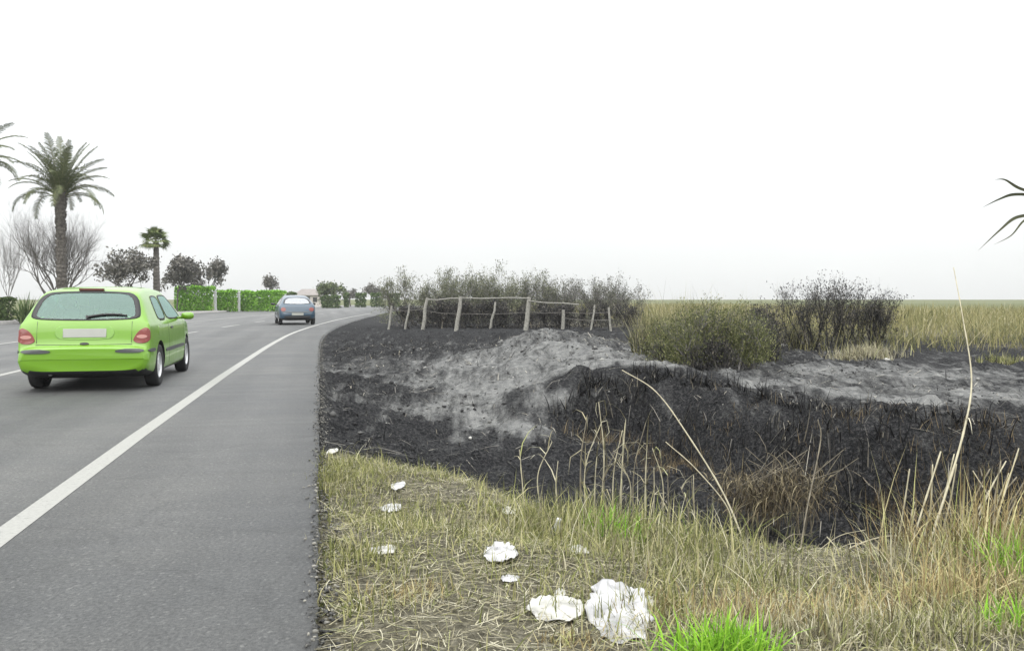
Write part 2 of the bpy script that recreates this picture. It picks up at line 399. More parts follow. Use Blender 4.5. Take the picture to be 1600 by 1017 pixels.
def paint_mat(name, col):
    global m, n, b, lk, geo_n
    m, n, b = new_mat(name); lk = n.links.new; geo_n = N('ShaderNodeNewGeometry')
    b.inputs['Roughness'].default_value = .6
    q = noise(40, 5, .75); r = ramp(q.outputs['Fac'], [(.30, tuple(c*.40 for c in col)), (.42, tuple(c*.82 for c in col)), (.7, col)])
    lk(r.outputs[0], b.inputs['Base Color']); return m
PAINT = paint_mat('road_paint', (.30, .30, .28))
road = tag(road_strip('road', 0, 17.0, 0.0, -40, 170, .08, ASPHALT, jag=.05, skirt=.16), kind='structure')
road_strip('edge_line', lambda y: shoulder(y), lambda y: shoulder(y) + .145, .004, -30, 75, .5, PAINT, road)
for k in range(-3, 13):
    y0 = -2.0 + k * 8.0
    road_strip('lane_dash', lambda y: 5.05 - .1*sstep(20, 40, y), lambda y: 5.18 - .1*sstep(20, 40, y), .004, y0, y0 + 3.2, .4, PAINT, road)
road_strip('edge_line', 8.7, 8.85, .004, -30, 120, .5, PAINT, road)
PAVE = simple('pavement_concrete', (.24, .23, .22), .9, var=.2, scale=3)
KERB = simple('kerb_concrete', (.32, .31, .30), .9, var=.15, scale=5)
pv = tag(road_strip('pavement', 17.18, 19.4, .124, -40, 170, .5, PAVE, skirt=.24), kind='structure')
kb = road_strip('kerb', 17.0, 17.176, .13, -40, 170, .5, KERB, pv, skirt=.25)

# ------------------------------------------------------------------ cars
def chaikin(P, it=2, closed=False):
    P = [np.array(p, float) for p in P]
    for _ in range(it):
        Q = []
        m_ = len(P)
        rngk = range(m_ if closed else m_ - 1)
        if not closed: Q.append(P[0])
        for i in rngk:
            a, c = P[i], P[(i+1) % m_]
            Q += [a*.75 + c*.25, a*.25 + c*.75]
        if not closed: Q.append(P[-1])
        P = Q
    return P
def roundc(P, r=.07):
    if len(P) > 6: return P
    P = [np.array(p, float) for p in P]; o = []; k = len(P)
    for i in range(k):
        a, c, e = P[i-1], P[i], P[(i+1) % k]
        for q in (a, e):
            d = q - c; ln = np.linalg.norm(d); o.append(c + d/ln*min(r, ln*.3))
    return o
def inpoly(pt, poly):
    x, y = pt; r = False; j = len(poly) - 1
    for i in range(len(poly)):
        xi, yi = poly[i]; xj, yj = poly[j]
        if (yi > y) != (yj > y) and x < (xj-xi)*(y-yi)/(yj-yi+1e-12)+xi: r = not r
        j = i
    return r
def paint_car(name, col):
    m, n, b = new_mat(name)
    b.inputs['Base Color'].default_value = col + (1,); b.inputs['Roughness'].default_value = .38
    b.inputs['Coat Weight'].default_value = .7; b.inputs['Coat Roughness'].default_value = .06
    q = n.nodes.new('ShaderNodeTexNoise'); q.inputs['Scale'].default_value = 5; q.inputs['Detail'].default_value = 6
    t = n.nodes.new('ShaderNodeTexCoord'); r = n.nodes.new('ShaderNodeMapRange'); r.inputs['To Min'].default_value = .28; r.inputs['To Max'].default_value = .5
    n.links.new(t.outputs['Object'], q.inputs['Vector']); n.links.new(q.outputs['Fac'], r.inputs['Value']); n.links.new(r.outputs[0], b.inputs['Roughness'])
    return m
def glass_mat(name, tintc, refl=.16, rc=(.95, .97, 1.0)):
    m, n, b = new_mat(name); n.nodes.remove(b)
    tr = n.nodes.new('ShaderNodeBsdfTransparent'); tr.inputs[0].default_value = tintc + (1,)
    gl = n.nodes.new('ShaderNodeBsdfGlossy'); gl.inputs['Roughness'].default_value = .03; gl.inputs['Color'].default_value = rc + (1,)
    fr = n.nodes.new('ShaderNodeFresnel'); fr.inputs[0].default_value = 1.5
    ad = n.nodes.new('ShaderNodeMath'); ad.operation = 'ADD'; ad.inputs[1].default_value = refl; ad.use_clamp = True
    mi = n.nodes.new('ShaderNodeMixShader')
    n.links.new(fr.outputs[0], ad.inputs[0]); n.links.new(ad.outputs[0], mi.inputs[0])
    n.links.new(tr.outputs[0], mi.inputs[1]); n.links.new(gl.outputs[0], mi.inputs[2])
    n.links.new(mi.outputs[0], n.nodes['Material Output'].inputs['Surface']); return m
M_BLACK = simple('black_plastic', (.018, .018, .019), .55, var=.1)
M_GREYPL = simple('grey_bumper_plastic', (.06, .065, .065), .6, var=.1)
M_TYRE = simple('tyre_rubber', (.017, .017, .018), .85, var=.2, scale=20)
M_RIM = simple('alloy_rim', (.62, .63, .64), .3, metal=.55, var=.06)
M_SEAT = simple('seat_fabric', (.05, .052, .055), .9, var=.2, scale=30)
M_LIGHT = simple('red_lamp_lens', (.17, .016, .008), .2, var=.1, coat=.6)
M_LIGHT2 = simple('clear_lamp_lens', (.42, .20, .17), .1, var=.05, coat=.6)
M_PLATE = simple('number_plate', (.34, .35, .32), .4, var=.03)
M_GLASS = glass_mat('car_glass', (.58, .84, .75), .06, (.70, .97, .89))

def make_car(name, prm, paint):
    root = empty(name)
    Ly = prm['L']; T = np.array(prm['T']); Wd = np.array(prm['W']); Bt = np.array(prm['B'])
    zb0 = prm['belt']; tumble = prm['tumble']
    st = np.concatenate([np.arange(-.03, .14, .008), np.arange(.14, .6, .025), np.arange(.6, Ly-.5, .05), np.arange(Ly-.5, Ly+.001, .03)])
    secs = []
    def sm(tab, y): return (np.interp(y-.012, tab[:, 0], tab[:, 1]) + 2*np.interp(y, tab[:, 0], tab[:, 1]) + np.interp(y+.012, tab[:, 0], tab[:, 1]))/4
    for y in st:
        t, wv, bo = sm(T, y), sm(Wd, y), sm(Bt, y)
        zb = min(zb0, t - .07); up = max(0, t - zb0)
        rx = wv - .03 - tumble * up
        half = [(0, bo), (wv*.80, bo), (wv*.95, bo+.05), (wv*.995, bo+.17), (wv, (bo+zb)/2+.03), (wv*.985, zb-.03), (wv*.965, zb+.02 if up > .05 else zb), (rx, t-.045), (rx-.13, t-.008), (rx*.45, t+.004), (0, t+.006)]
        secs.append(chaikin(half, 2))
    k = len(secs[0]); V = []; F = []
    full = 2*k - 2
    for y, s in zip(st, secs):
        for p in s: V.append((p[0], y, p[1]))
        for p in s[-2:0:-1]: V.append((-p[0], y, p[1]))
    for i in range(len(st) - 1):
        for j in range(full):
            j2 = (j+1) % full
            F.append((i*full+j, (i+1)*full+j, (i+1)*full+j2, i*full+j2))
    F.append(tuple(range(full))); F.append(tuple((len(st)-1)*full + j for j in range(full-1, -1, -1)))
    me = bpy.data.meshes.new('body'); me.from_pydata(V, [], F)
    bm = bmesh.new(); bm.from_mesh(me); bmesh.ops.recalc_face_normals(bm, faces=bm.faces); bm.to_mesh(me); bm.free()
    body = link('body', me, paint, root); me.materials.append(M_BLACK)
    # wheel arches
    wr = prm['wheel_r']
    cuts = []
    for wy in prm['axles']:
        for s in (-1, 1):
            mb = MB(); mb.lathe([(0.001, 0), (wr+.055, 0), (wr+.055, .5), (0.001, .5)], 40, 'x', (.52 if s > 0 else -1.02, wy, wr+.005))
            cme = mb.mesh('cut'); cb = bmesh.new(); cb.from_mesh(cme)
            bmesh.ops.remove_doubles(cb, verts=cb.verts, dist=.004); bmesh.ops.recalc_face_normals(cb, faces=cb.faces); cb.to_mesh(cme); cb.free()
            cme.materials.append(M_BLACK)
            co = link('cut', cme); cuts.append(co)
            md = body.modifiers.new('b', 'BOOLEAN'); md.operation = 'DIFFERENCE'; md.object = co; md.solver = 'EXACT'; md.material_mode = 'TRANSFER'
    bpy.context.view_layer.update()
    ev = body.evaluated_get(bpy.context.evaluated_depsgraph_get())
    nm_ = bpy.data.meshes.new_from_object(ev); body.modifiers.clear(); body.data = nm_
    for c in cuts: bpy.data.objects.remove(c)
    bm = bmesh.new(); bm.from_mesh(nm_)
    tree = BVHTree.FromBMesh(bm)
    for f in bm.faces:
        f.smooth = True
        c = f.calc_center_median()
        if f.normal.z < -.6 and c.z < .34: f.material_index = 1
    for e in bm.edges:
        if len(e.link_faces) == 2 and e.calc_face_angle(0) > R(42): e.smooth = False
    def hit(dirn, p):
        if dirn == 'rear': o, d = Vector((p[0], -2, p[1])), Vector((0, 1, 0))
        elif dirn == 'front': o, d = Vector((p[0], Ly+2, p[1])), Vector((0, -1, 0))
        elif dirn == 'right': o, d = Vector((2, p[0], p[1])), Vector((-1, 0, 0))
        else: o, d = Vector((-2, p[0], p[1])), Vector((1, 0, 0))
        h = tree.ray_cast(o, d)
        if h[0] is None: return None
        nn = h[1] if h[1].dot(d) < 0 else -h[1]
        return h[0], nn
    def patch(pname, dirn, poly, mat, off=.004, it=2, rings=(0, .3, .6, .85, .97, 1.0), parent=root, inner=None, rim=True):
        P = chaikin(roundc(poly) if it else poly, it, True); c = sum(P)/len(P); m_ = len(P); V = []; F = []
        rr = list(rings) if inner is None else [inner, (inner+1)/2, 1.0]
        last = None
        for ri, r in enumerate(rr + ([1.002] if rim else [])):
            for p in P:
                q = c + (p - c)*r; h = hit(dirn, q)
                if h is None: h = last if last else (Vector((0,0,0)), Vector((0,0,1)))
                last = h
                V.append(h[0] + h[1]*(off if ri < len(rr) else -.006))
        for i in range(len(rr) - (0 if rim else 1)):
            for j in range(m_):
                j2 = (j+1) % m_; F.append((i*m_+j, i*m_+j2, (i+1)*m_+j2, (i+1)*m_+j))
        mb = MB(); mb.add(V, F); o = mb.build(pname, mat, parent, smooth=True)
        bb = bmesh.new(); bb.from_mesh(o.data); bmesh.ops.remove_doubles(bb, verts=bb.verts, dist=.0004); bmesh.ops.recalc_face_normals(bb, faces=bb.faces); bb.to_mesh(o.data); bb.free()
        return o
    holes = {'rear': [], 'front': [], 'right': [], 'left': []}
    for wn, dirn, poly in prm['windows']:
        P = [tuple(p) for p in chaikin(roundc(poly), 2, True)]; c = np.mean(P, 0)
        g = patch(wn, dirn, poly, M_GLASS, .003, rim=False)
        patch('seal', dirn, [c + (np.array(p)-c)*1.03 for p in poly], M_BLACK, .006, parent=g, inner=.90)
        holes[dirn].append([tuple(c + (np.array(p)-c)*.955) for p in P])
    for pn, dirn, poly, mat, off, it in prm['patches']: patch(pn, dirn, poly, mat, off, it)
    kill = []
    for f in bm.faces:
        c = f.calc_center_median()
        if c.z < .85: continue
        for dirn, ps in holes.items():
            q = (c.x, c.z) if dirn in ('rear', 'front') else (c.y, c.z)
            okd = {'rear': f.normal.y < -.2, 'front': f.normal.y > .2, 'right': f.normal.x > .5, 'left': f.normal.x < -.5}[dirn]
            if okd and any(inpoly(q, p) for p in ps): kill.append(f); break
    bmesh.ops.delete(bm, geom=list(set(kill)), context='FACES')
    bm.to_mesh(nm_); bm.free()
    # cabin
    mb = MB(); y0, y1 = prm['cabin']
    mb.box((-.66, y0, .50), (.66, y1, .56))
    mb.box((-.62, y0+.02, .56), (.62, y0+.42, .93))
    for s in (-1, 1):
        for (yy, zt) in ((y0+.55, .97), (y0+1.35, 1.0)):
            mb.box((s*.36-.24, yy, .56), (s*.36+.24, yy+.14, zt)); mb.box((s*.36-.10, yy+.02, zt), (s*.36+.10, yy+.11, zt+.15))
            mb.box((s*.36-.25, yy+.1, .56), (s*.36+.25, yy+.55, .72))
    mb.box((-.68, y1-.25, .56), (.68, y1, .95))
    mb.build('cabin', M_SEAT, root)
    # wheels
    def wheel():
        wl = MB(); r = wr
        wl.lathe([(r-.115, -.075), (r-.04, -.092), (r-.012, -.085), (r, -.06), (r, .06), (r-.012, .085), (r-.04, .092), (r-.115, .075)], 36)
        tyre = wl.mesh('tyre', True)
        rm = MB(); q = r - .105
        rm.lathe([(q, -.07), (q, .072), (q-.02, .078), (q-.035, .055), (q-.04, .02), (.05, .02)], 30)
        rm.lathe([(.055, .02), (.05, .062), (.02, .07), (.001, .071)], 16)
        for a in range(5):
            an = a*2*math.pi/5; ca, sa = math.cos(an), math.sin(an)
            def pt(u, v, x): return (x, u*ca - v*sa, u*sa + v*ca)
            rm.add([pt(.03,-.035,.062), pt(q-.02,-.024,.056), pt(q-.02,.024,.056), pt(.03,.035,.062), pt(.03,-.045,.02), pt(q-.02,-.034,.02), pt(q-.02,.034,.02), pt(.03,.045,.02)],
                   [(0,1,2,3),(0,4,5,1),(3,2,6,7),(1,5,6,2)])
        return tyre, rm.mesh('rim', False)
    tme, rme = wheel()
    for wy in prm['axles']:
        for s in (-1, 1):
            wo = link('wheel', tme, M_TYRE, root); wo.location = (s*(prm['track']/2), wy, wr); wo.rotation_euler = (random.random()*3 if s > 0 else 0, 0, 0 if s > 0 else math.pi)
            ro = link('rim', rme, M_RIM, wo)
    # door mirrors
    for s in (-1, 1):
        mb = MB(); yy, zz = prm['mirror']
        prof = [(.001, -.10), (.045, -.09), (.06, -.03), (.06, .05), (.04, .09), (.001, .10)]
        mb.lathe(prof, 12, 'x', (s*(prm['track']/2+.22), yy, zz)); mb.box((s*(prm['track']/2+.08)-.05, yy-.02, zz-.05), (s*(prm['track']/2+.08)+.05, yy+.03, zz-.01))
        mb.build('door_mirror', prm['mirror_mat'] or paint, root, True)
    return root, hit
def sidewin(y0, y1, z0, z1, sl0, sl1): return [(y0, z0), (y1, z0), (y1 - sl1, z1), (y0 + sl0, z1)]
GREEN = paint_car('lime_green_paint', (.135, .305, .007))
RP = []
PL = lambda x0, x1, z0, z1: [(x0, z0), (x1, z0), (x1, z1), (x0, z1)]
green_prm = dict(L=4.05, belt=.90, tumble=.37,
  T=[(-.03,.575),(0,.605),(.045,.625),(.065,.66),(.075,.74),(.09,.86),(.125,.955),(.20,1.07),(.33,1.24),(.43,1.345),(.53,1.385),(.9,1.425),(1.6,1.44),(2.15,1.41),(2.55,1.27),(3.0,1.03),(3.15,.965),(3.55,.89),(3.85,.79),(4.0,.66),(4.05,.55)],
  W=[(-.03,.76),(0,.80),(.03,.815),(.1,.828),(.25,.84),(.6,.85),(3.0,.85),(3.5,.825),(3.8,.77),(4.0,.68),(4.05,.6)],
  B=[(-.03,.29),(0,.25),(.1,.21),(.4,.16),(3.5,.15),(3.9,.20),(4.05,.3)],
  wheel_r=.30, axles=(.74, 3.24), track=1.50, cabin=(.28, 2.75), mirror=(2.45, .98), mirror_mat=None,
  windows=[('rear_window', 'rear', [(-.65,.985),(-.35,.97),(0,.966),(.35,.97),(.65,.985),(.675,1.06),(.585,1.33),(.3,1.352),(0,1.357),(-.3,1.352),(-.585,1.33),(-.675,1.06)]),
           ('windscreen', 'front', [(-.66,1.04),(.66,1.04),(.53,1.35),(-.53,1.35)]),
           ('quarter_window', 'right', sidewin(.78,1.42,.955,1.30,.14,.0)), ('door_window', 'right', sidewin(1.50,2.72,.95,1.315,.0,.50)),
           ('quarter_window', 'left', sidewin(.78,1.42,.955,1.30,.14,.0)), ('door_window', 'left', sidewin(1.50,2.72,.95,1.315,.0,.50))],
  patches=[('number_plate', 'rear', PL(-.27,.27,.735,.85), M_PLATE, .010, 0), ('plate_recess', 'rear', PL(-.37,.37,.70,.90), simple('pale_green_recess', (.19,.36,.07), .4, var=.05), .004, 1),
           ('tail_lamp', 'rear', [(.60,.65),(.815,.645),(.822,.76),(.81,.865),(.72,.855),(.63,.76)], M_LIGHT, .008, 2), ('tail_lamp', 'rear', [(-.60,.65),(-.815,.645),(-.822,.76),(-.81,.865),(-.72,.855),(-.63,.76)], M_LIGHT, .008, 2),
           ('reversing_lens', 'rear', PL(.655,.79,.715,.765), M_LIGHT2, .012, 2), ('reversing_lens', 'rear', PL(-.79,-.655,.715,.765), M_LIGHT2, .012, 2),
           ('bumper_strip', 'rear', PL(.40,.76,.525,.575), M_GREYPL, .010, 1), ('bumper_strip', 'rear', PL(-.76,-.40,.525,.575), M_GREYPL, .010, 1),
           ('bumper_strip', 'right', PL(.05,.36,.525,.575), M_GREYPL, .010, 1), ('bumper_strip', 'left', PL(.05,.36,.525,.575), M_GREYPL, .010, 1),
           ('side_moulding', 'right', PL(1.15,2.82,.47,.525), M_GREYPL, .010, 1), ('side_moulding', 'left', PL(1.15,2.82,.47,.525), M_GREYPL, .010, 1),
           ('tailgate_handle', 'rear', PL(-.055,.055,.63,.665), M_BLACK, .012, 1),
           ('tailgate_gap', 'rear', PL(-.60,.60,.632,.640), M_BLACK, .003, 0), ('tailgate_gap', 'rear', PL(.588,.594,.66,.95), M_BLACK, .0025, 0), ('tailgate_gap', 'rear', PL(-.594,-.588,.66,.95), M_BLACK, .0025, 0),
           ('door_handle', 'right', PL(1.62,1.80,.80,.835), M_GREYPL, .014, 1), ('door_handle', 'left', PL(1.62,1.80,.80,.835), M_GREYPL, .014, 1),
           ('door_gap', 'right', PL(1.452,1.460,.30,.93), M_BLACK, .002, 0), ('door_gap', 'right', PL(2.862,2.870,.30,.93), M_BLACK, .002, 0),
           ('door_gap', 'left', PL(1.452,1.460,.30,.93), M_BLACK, .002, 0), ('door_gap', 'left', PL(2.862,2.870,.30,.93), M_BLACK, .002, 0),
           ('fuel_flap', 'right', PL(.60,.74,.73,.87), GREEN, .004, 1),
           ('headlamp', 'front', PL(.40,.70,.62,.76), M_LIGHT2, .008, 2), ('headlamp', 'front', PL(-.70,-.40,.62,.76), M_LIGHT2, .008, 2)])
gc, ghit = make_car('green_hatchback', green_prm, GREEN)
tag(gc, 'lime green hatchback driving away on the road', 'car')
h0, h1 = ghit('rear', (0.06, 1.0)), ghit('rear', (.42, 1.035))
mb = MB(); wp = [ghit('rear', (.02 + .5*t, 1.0 + .02*t + .05*t*(1-t)*2)) for t in np.linspace(0, 1, 7)]
mb.tube([p[0] + p[1]*.022 for p in wp], [.016, .015, .014, .013, .012, .011, .010], 5)
mb.tube([wp[0][0], wp[0][0] + wp[0][1]*.03], .022, 8); mb.build('rear_wiper', M_BLACK, gc)
mb = MB(); mb.box((-.16, .455, 1.375), (.16, .50, 1.402)); mb.build('brake_lamp', simple('dark_red_lens', (.10,.02,.02), .3), gc)
mb = MB(); mb.tube([(.35, 2.0, 1.43), (.35, 1.9, 1.60)], .004, 4); mb.build('aerial', M_BLACK, gc)
mb = MB(); mb.tube([(-.42, .02, .25), (-.42, .4, .25)], .028, 10); mb.build('exhaust_pipe', M_GREYPL, gc)
rp = atz(232, 603); lp = atz(50, 605)
ang = math.atan2(-.231, 1)                       # road heading: x falls as y grows
cx = (rp[0] + lp[0])/2 + .11; cy = (rp[1] + lp[1])/2
gc.rotation_euler.z = -ang
back = Vector((-math.sin(-ang), math.cos(-ang), 0)) * .74
gc.location = (cx - back.x, cy - back.y, .002)

BLUE = paint_car('blue_grey_paint', (.018, .050, .085))
M_GLASS = glass_mat('pale_car_glass', (.55, .62, .68), .30)
blue_prm = dict(L=4.0, belt=.86, tumble=.52,
  T=[(-.03,.56),(0,.60),(.03,.70),(.08,.84),(.14,.92),(.3,1.03),(.6,1.20),(.85,1.29),(1.2,1.35),(1.7,1.37),(2.2,1.33),(2.6,1.17),(3.0,.97),(3.2,.92),(3.6,.84),(3.85,.74),(4.0,.6)],
  W=[(-.03,.62),(0,.70),(.05,.76),(.15,.81),(.3,.83),(.7,.84),(3.0,.84),(3.5,.81),(3.8,.73),(4.0,.58)],
  B=[(-.03,.32),(0,.28),(.1,.24),(.4,.2),(3.5,.19),(3.9,.22),(4.0,.3)],
  wheel_r=.29, axles=(.66, 3.15), track=1.48, cabin=(.5, 2.8), mirror=(2.45, .95), mirror_mat=M_BLACK,
  windows=[('rear_window', 'rear', [(-.60,.965),(0,.945),(.60,.965),(.60,1.02),(.50,1.235),(0,1.265),(-.50,1.235),(-.60,1.02)]),
           ('windscreen', 'front', [(-.64,1.0),(.64,1.0),(.5,1.28),(-.5,1.28)]),
           ('quarter_window', 'left', sidewin(.85,1.5,.93,1.21,.25,.0)), ('door_window', 'left', sidewin(1.56,2.7,.92,1.24,.0,.5)),
           ('quarter_window', 'right', sidewin(.85,1.5,.93,1.21,.25,.0)), ('door_window', 'right', sidewin(1.56,2.7,.92,1.24,.0,.5))],
  patches=[('number_plate', 'rear', PL(-.26,.26,.44,.55), M_PLATE, .010, 0), ('tail_lamp', 'rear', PL(.52,.74,.62,.80), M_LIGHT, .008, 2), ('tail_lamp', 'rear', PL(-.74,-.52,.62,.80), M_LIGHT, .008, 2),
           ('bumper_strip', 'rear', PL(-.68,.68,.565,.60), M_GREYPL, .008, 1), ('bumper_valance', 'rear', PL(-.60,.60,.32,.42), M_BLACK, .006, 1),
           ('side_moulding', 'left', PL(1.05,2.8,.45,.50), M_GREYPL, .010, 1), ('side_moulding', 'right', PL(1.05,2.8,.45,.50), M_GREYPL, .010, 1)])
bc, bhit = make_car('blue_hatchback', blue_prm, BLUE)
tag(bc, 'blue grey rounded hatchback entering the bend ahead of the green car', 'car')
bp_ = atz(466, 507.5)
bc.rotation_euler.z = R(19); bc.scale = (1.07, 1.07, 1.07)
bc.location = (bp_[0], bp_[1] - .1, .002)

# ------------------------------------------------------------------ plants: vectorised blades and leaves
def blades(x, y, z, h, width, lean=.3, curl=.4, seg=3, tint=None, az=None):
    """upright tapering blades; returns V, F, tint"""
    N_ = len(x); x, y, z = map(lambda q: np.asarray(q, float), (x, y, z))
    h = np.broadcast_to(h, N_); width = np.broadcast_to(width, N_)
    az = rng.uniform(0, 2*np.pi, N_) if az is None else np.broadcast_to(az, N_)
    ln = np.abs(rng.normal(0, 1, N_)) * lean; cu = rng.normal(.6, .6, N_) * curl
    fa = az + rng.normal(0, .6, N_) + np.pi/2
    V = np.zeros((N_, 2*seg + 1, 3)); t = np.linspace(0, 1, seg + 1)
    for i, ti in enumerate(t):
        th = ln + cu * ti
        r = h * ti * np.sin(th); zz = h * ti * np.cos(th)
        cxp = x + r*np.cos(az); cyp = y + r*np.sin(az)
        wd = width * (1 - ti)**.7 * .5
        if i < seg:
            V[:, 2*i] = np.stack([cxp - wd*np.cos(fa), cyp - wd*np.sin(fa), z + zz], 1)
            V[:, 2*i+1] = np.stack([cxp + wd*np.cos(fa), cyp + wd*np.sin(fa), z + zz], 1)
        else: V[:, 2*i] = np.stack([cxp, cyp, z + zz], 1)
    F = []
    for i in range(seg - 1): F += [(2*i, 2*i+1, 2*i+3), (2*i, 2*i+3, 2*i+2)]
    F.append((2*seg-2, 2*seg-1, 2*seg))
    F = (np.array(F)[None] + (np.arange(N_) * (2*seg+1))[:, None, None]).reshape(-1, 3)
    tint = rng.uniform(0, 1, N_) if tint is None else tint
    return V.reshape(-1, 3), F, np.repeat(tint, 2*seg + 1)
def leaves(P, size, elong=2.5, tint=None, up=.3, direc=None):
    """random diamond leaves at points P"""
    P = np.asarray(P, float); N_ = len(P); size = np.broadcast_to(size, N_)
    d = rng.normal(0, 1, (N_, 3)); d[:, 2] += up
    if direc is not None: d = d * .55 + direc
    d /= np.linalg.norm(d, axis=1, keepdims=True)
    e = np.cross(d, rng.normal(0, 1, (N_, 3))); e /= np.linalg.norm(e, axis=1, keepdims=True) + 1e-9
    a = d * (size*elong*.5)[:, None]; b_ = e * (size*.5)[:, None]
    V = np.stack([P - a, P + b_, P + a, P - b_], 1).reshape(-1, 3)
    F = np.arange(4*N_).reshape(-1, 4)
    tint = rng.uniform(0, 1, N_) if tint is None else tint
    return V, F, np.repeat(tint, 4)
def join(parts):
    V = []; F = {}; T = []; o = 0
    for v, f, t in parts:
        if len(v) == 0: continue
        V.append(v); F.setdefault(f.shape[1], []).append(f + o); T.append(t); o += len(v)
    return np.concatenate(V), [np.concatenate(q) for q in F.values()], np.concatenate(T)
def veg(name, parts, mat, parent=None):
    V, F, T = join(parts); o = link(name, mesh_np(name, V, F, {'tint': T}), mat, parent)
    if parent is not None: o['kind'] = 'stuff'
    return o
def scatter(n_, x0, x1, y0, y1): return rng.uniform(x0, x1, n_), rng.uniform(y0, y1, n_)
def keep(mask_, *a): return [q[mask_] for q in a]

STRAW = tinted('dry_straw', [(0, (.05,.046,.03)), (.3, (.19,.172,.105)), (.6, (.37,.34,.225)), (.85, (.52,.495,.38)), (1, (.26,.28,.09))], translucent=.15)
OLIVE = tinted('olive_grass', [(0, (.055,.062,.022)), (.4, (.16,.18,.055)), (.7, (.29,.285,.115)), (1, (.44,.41,.23))], translucent=.2)
LIMEG = tinted('fresh_grass', [(0, (.10,.22,.02)), (.5, (.20,.42,.03)), (1, (.36,.58,.07))], translucent=.25)
RUST = tinted('rusty_grass', [(0, (.10,.075,.04)), (.3, (.25,.19,.095)), (.6, (.40,.325,.16)), (.8, (.52,.47,.27)), (1, (.30,.33,.10))], translucent=.2)
CHAR = tinted('charred_stems', [(0, (.005,.005,.006)), (.5, (.014,.014,.015)), (.75, (.05,.047,.042)), (.92, (.16,.145,.115)), (1, (.30,.27,.21))])
FIELD = tinted('field_grass', [(0, (.075,.085,.03)), (.3, (.15,.15,.06)), (.6, (.27,.245,.11)), (.85, (.37,.335,.19)), (1, (.44,.41,.28))], translucent=.2)

# --- verge: short dry grass and lying straw
x, y = scatter(150000, -2.6, 6.2, 1.7, 8.5)
a_, g_ = zones(x, y); d_ = x - edge_x(y)
dens = fbm(x*1.6, y*1.6, 41, 3)
ok = (rng.uniform(0, 1, len(x)) < sstep(.35, .75, g_) * (.35 + 1.0*sstep(.35, .6, dens))) & (d_ > -.01 + .10*vnoise(y*5, y*0, 8)) & (np.abs(x) < .68*y + .9)
x, y, dens, d_ = keep(ok, x, y, dens, d_); z = ground_z(x, y)
patch_n = fbm(x*.9 + 5, y*.9, 77, 3)
h = rng.gamma(2.6, .016, len(x)) * (.45 + 1.4*dens) * np.clip(.5 + d_*1.2, .5, 1)
green = (patch_n + rng.normal(0, .10, len(x))) > .51
s = green
obj1 = [blades(x[~s], y[~s], z[~s]-.01, h[~s], rng.uniform(.003, .008, (~s).sum()), .75, .9)]
tag(veg('verge_grass', obj1, STRAW), 'short dry straw coloured grass covering the roadside verge', 'grass', kind='stuff')
tag(veg('olive_verge_grass', [blades(x[s], y[s], z[s]-.01, h[s]*1.35, rng.uniform(.004, .009, s.sum()), .6, .9)], OLIVE), 'yellow green grass tufts mixed through the dry verge', 'grass', kind='stuff')
x, y = scatter(60000, -2.4, 6.0, 1.8, 8.0); a_, g_ = zones(x, y); d_ = x - edge_x(y)
ok = (rng.uniform(0, 1, len(x)) < sstep(.35, .7, g_)) & (d_ > .05) & (np.abs(x) < .66*y + .7); x, y = keep(ok, x, y); z = ground_z(x, y)
V, F, T = blades(x, y, z + rng.uniform(.005, .035, len(x)), rng.uniform(.04, .20, len(x)), rng.uniform(.003, .007, len(x)), .15, .2)
# lay them flat: swap height into the lean direction
b0 = np.repeat(np.stack([x, y, z], 1), 7, 0); rel = V - b0; az = np.repeat(rng.uniform(0, 2*np.pi, len(x)), 7); hz = rel[:, 2].copy()
V = b0 + np.stack([rel[:, 0] + hz*np.cos(az), rel[:, 1] + hz*np.sin(az), .012 + .12*np.abs(rel[:, 0]) + .10*hz*np.repeat(rng.uniform(0, 1, len(x)), 7)], 1)
tag(veg('lying_straw', [(V, F, T)], STRAW), 'dead straw lying flat over the verge', 'straw', kind='stuff')

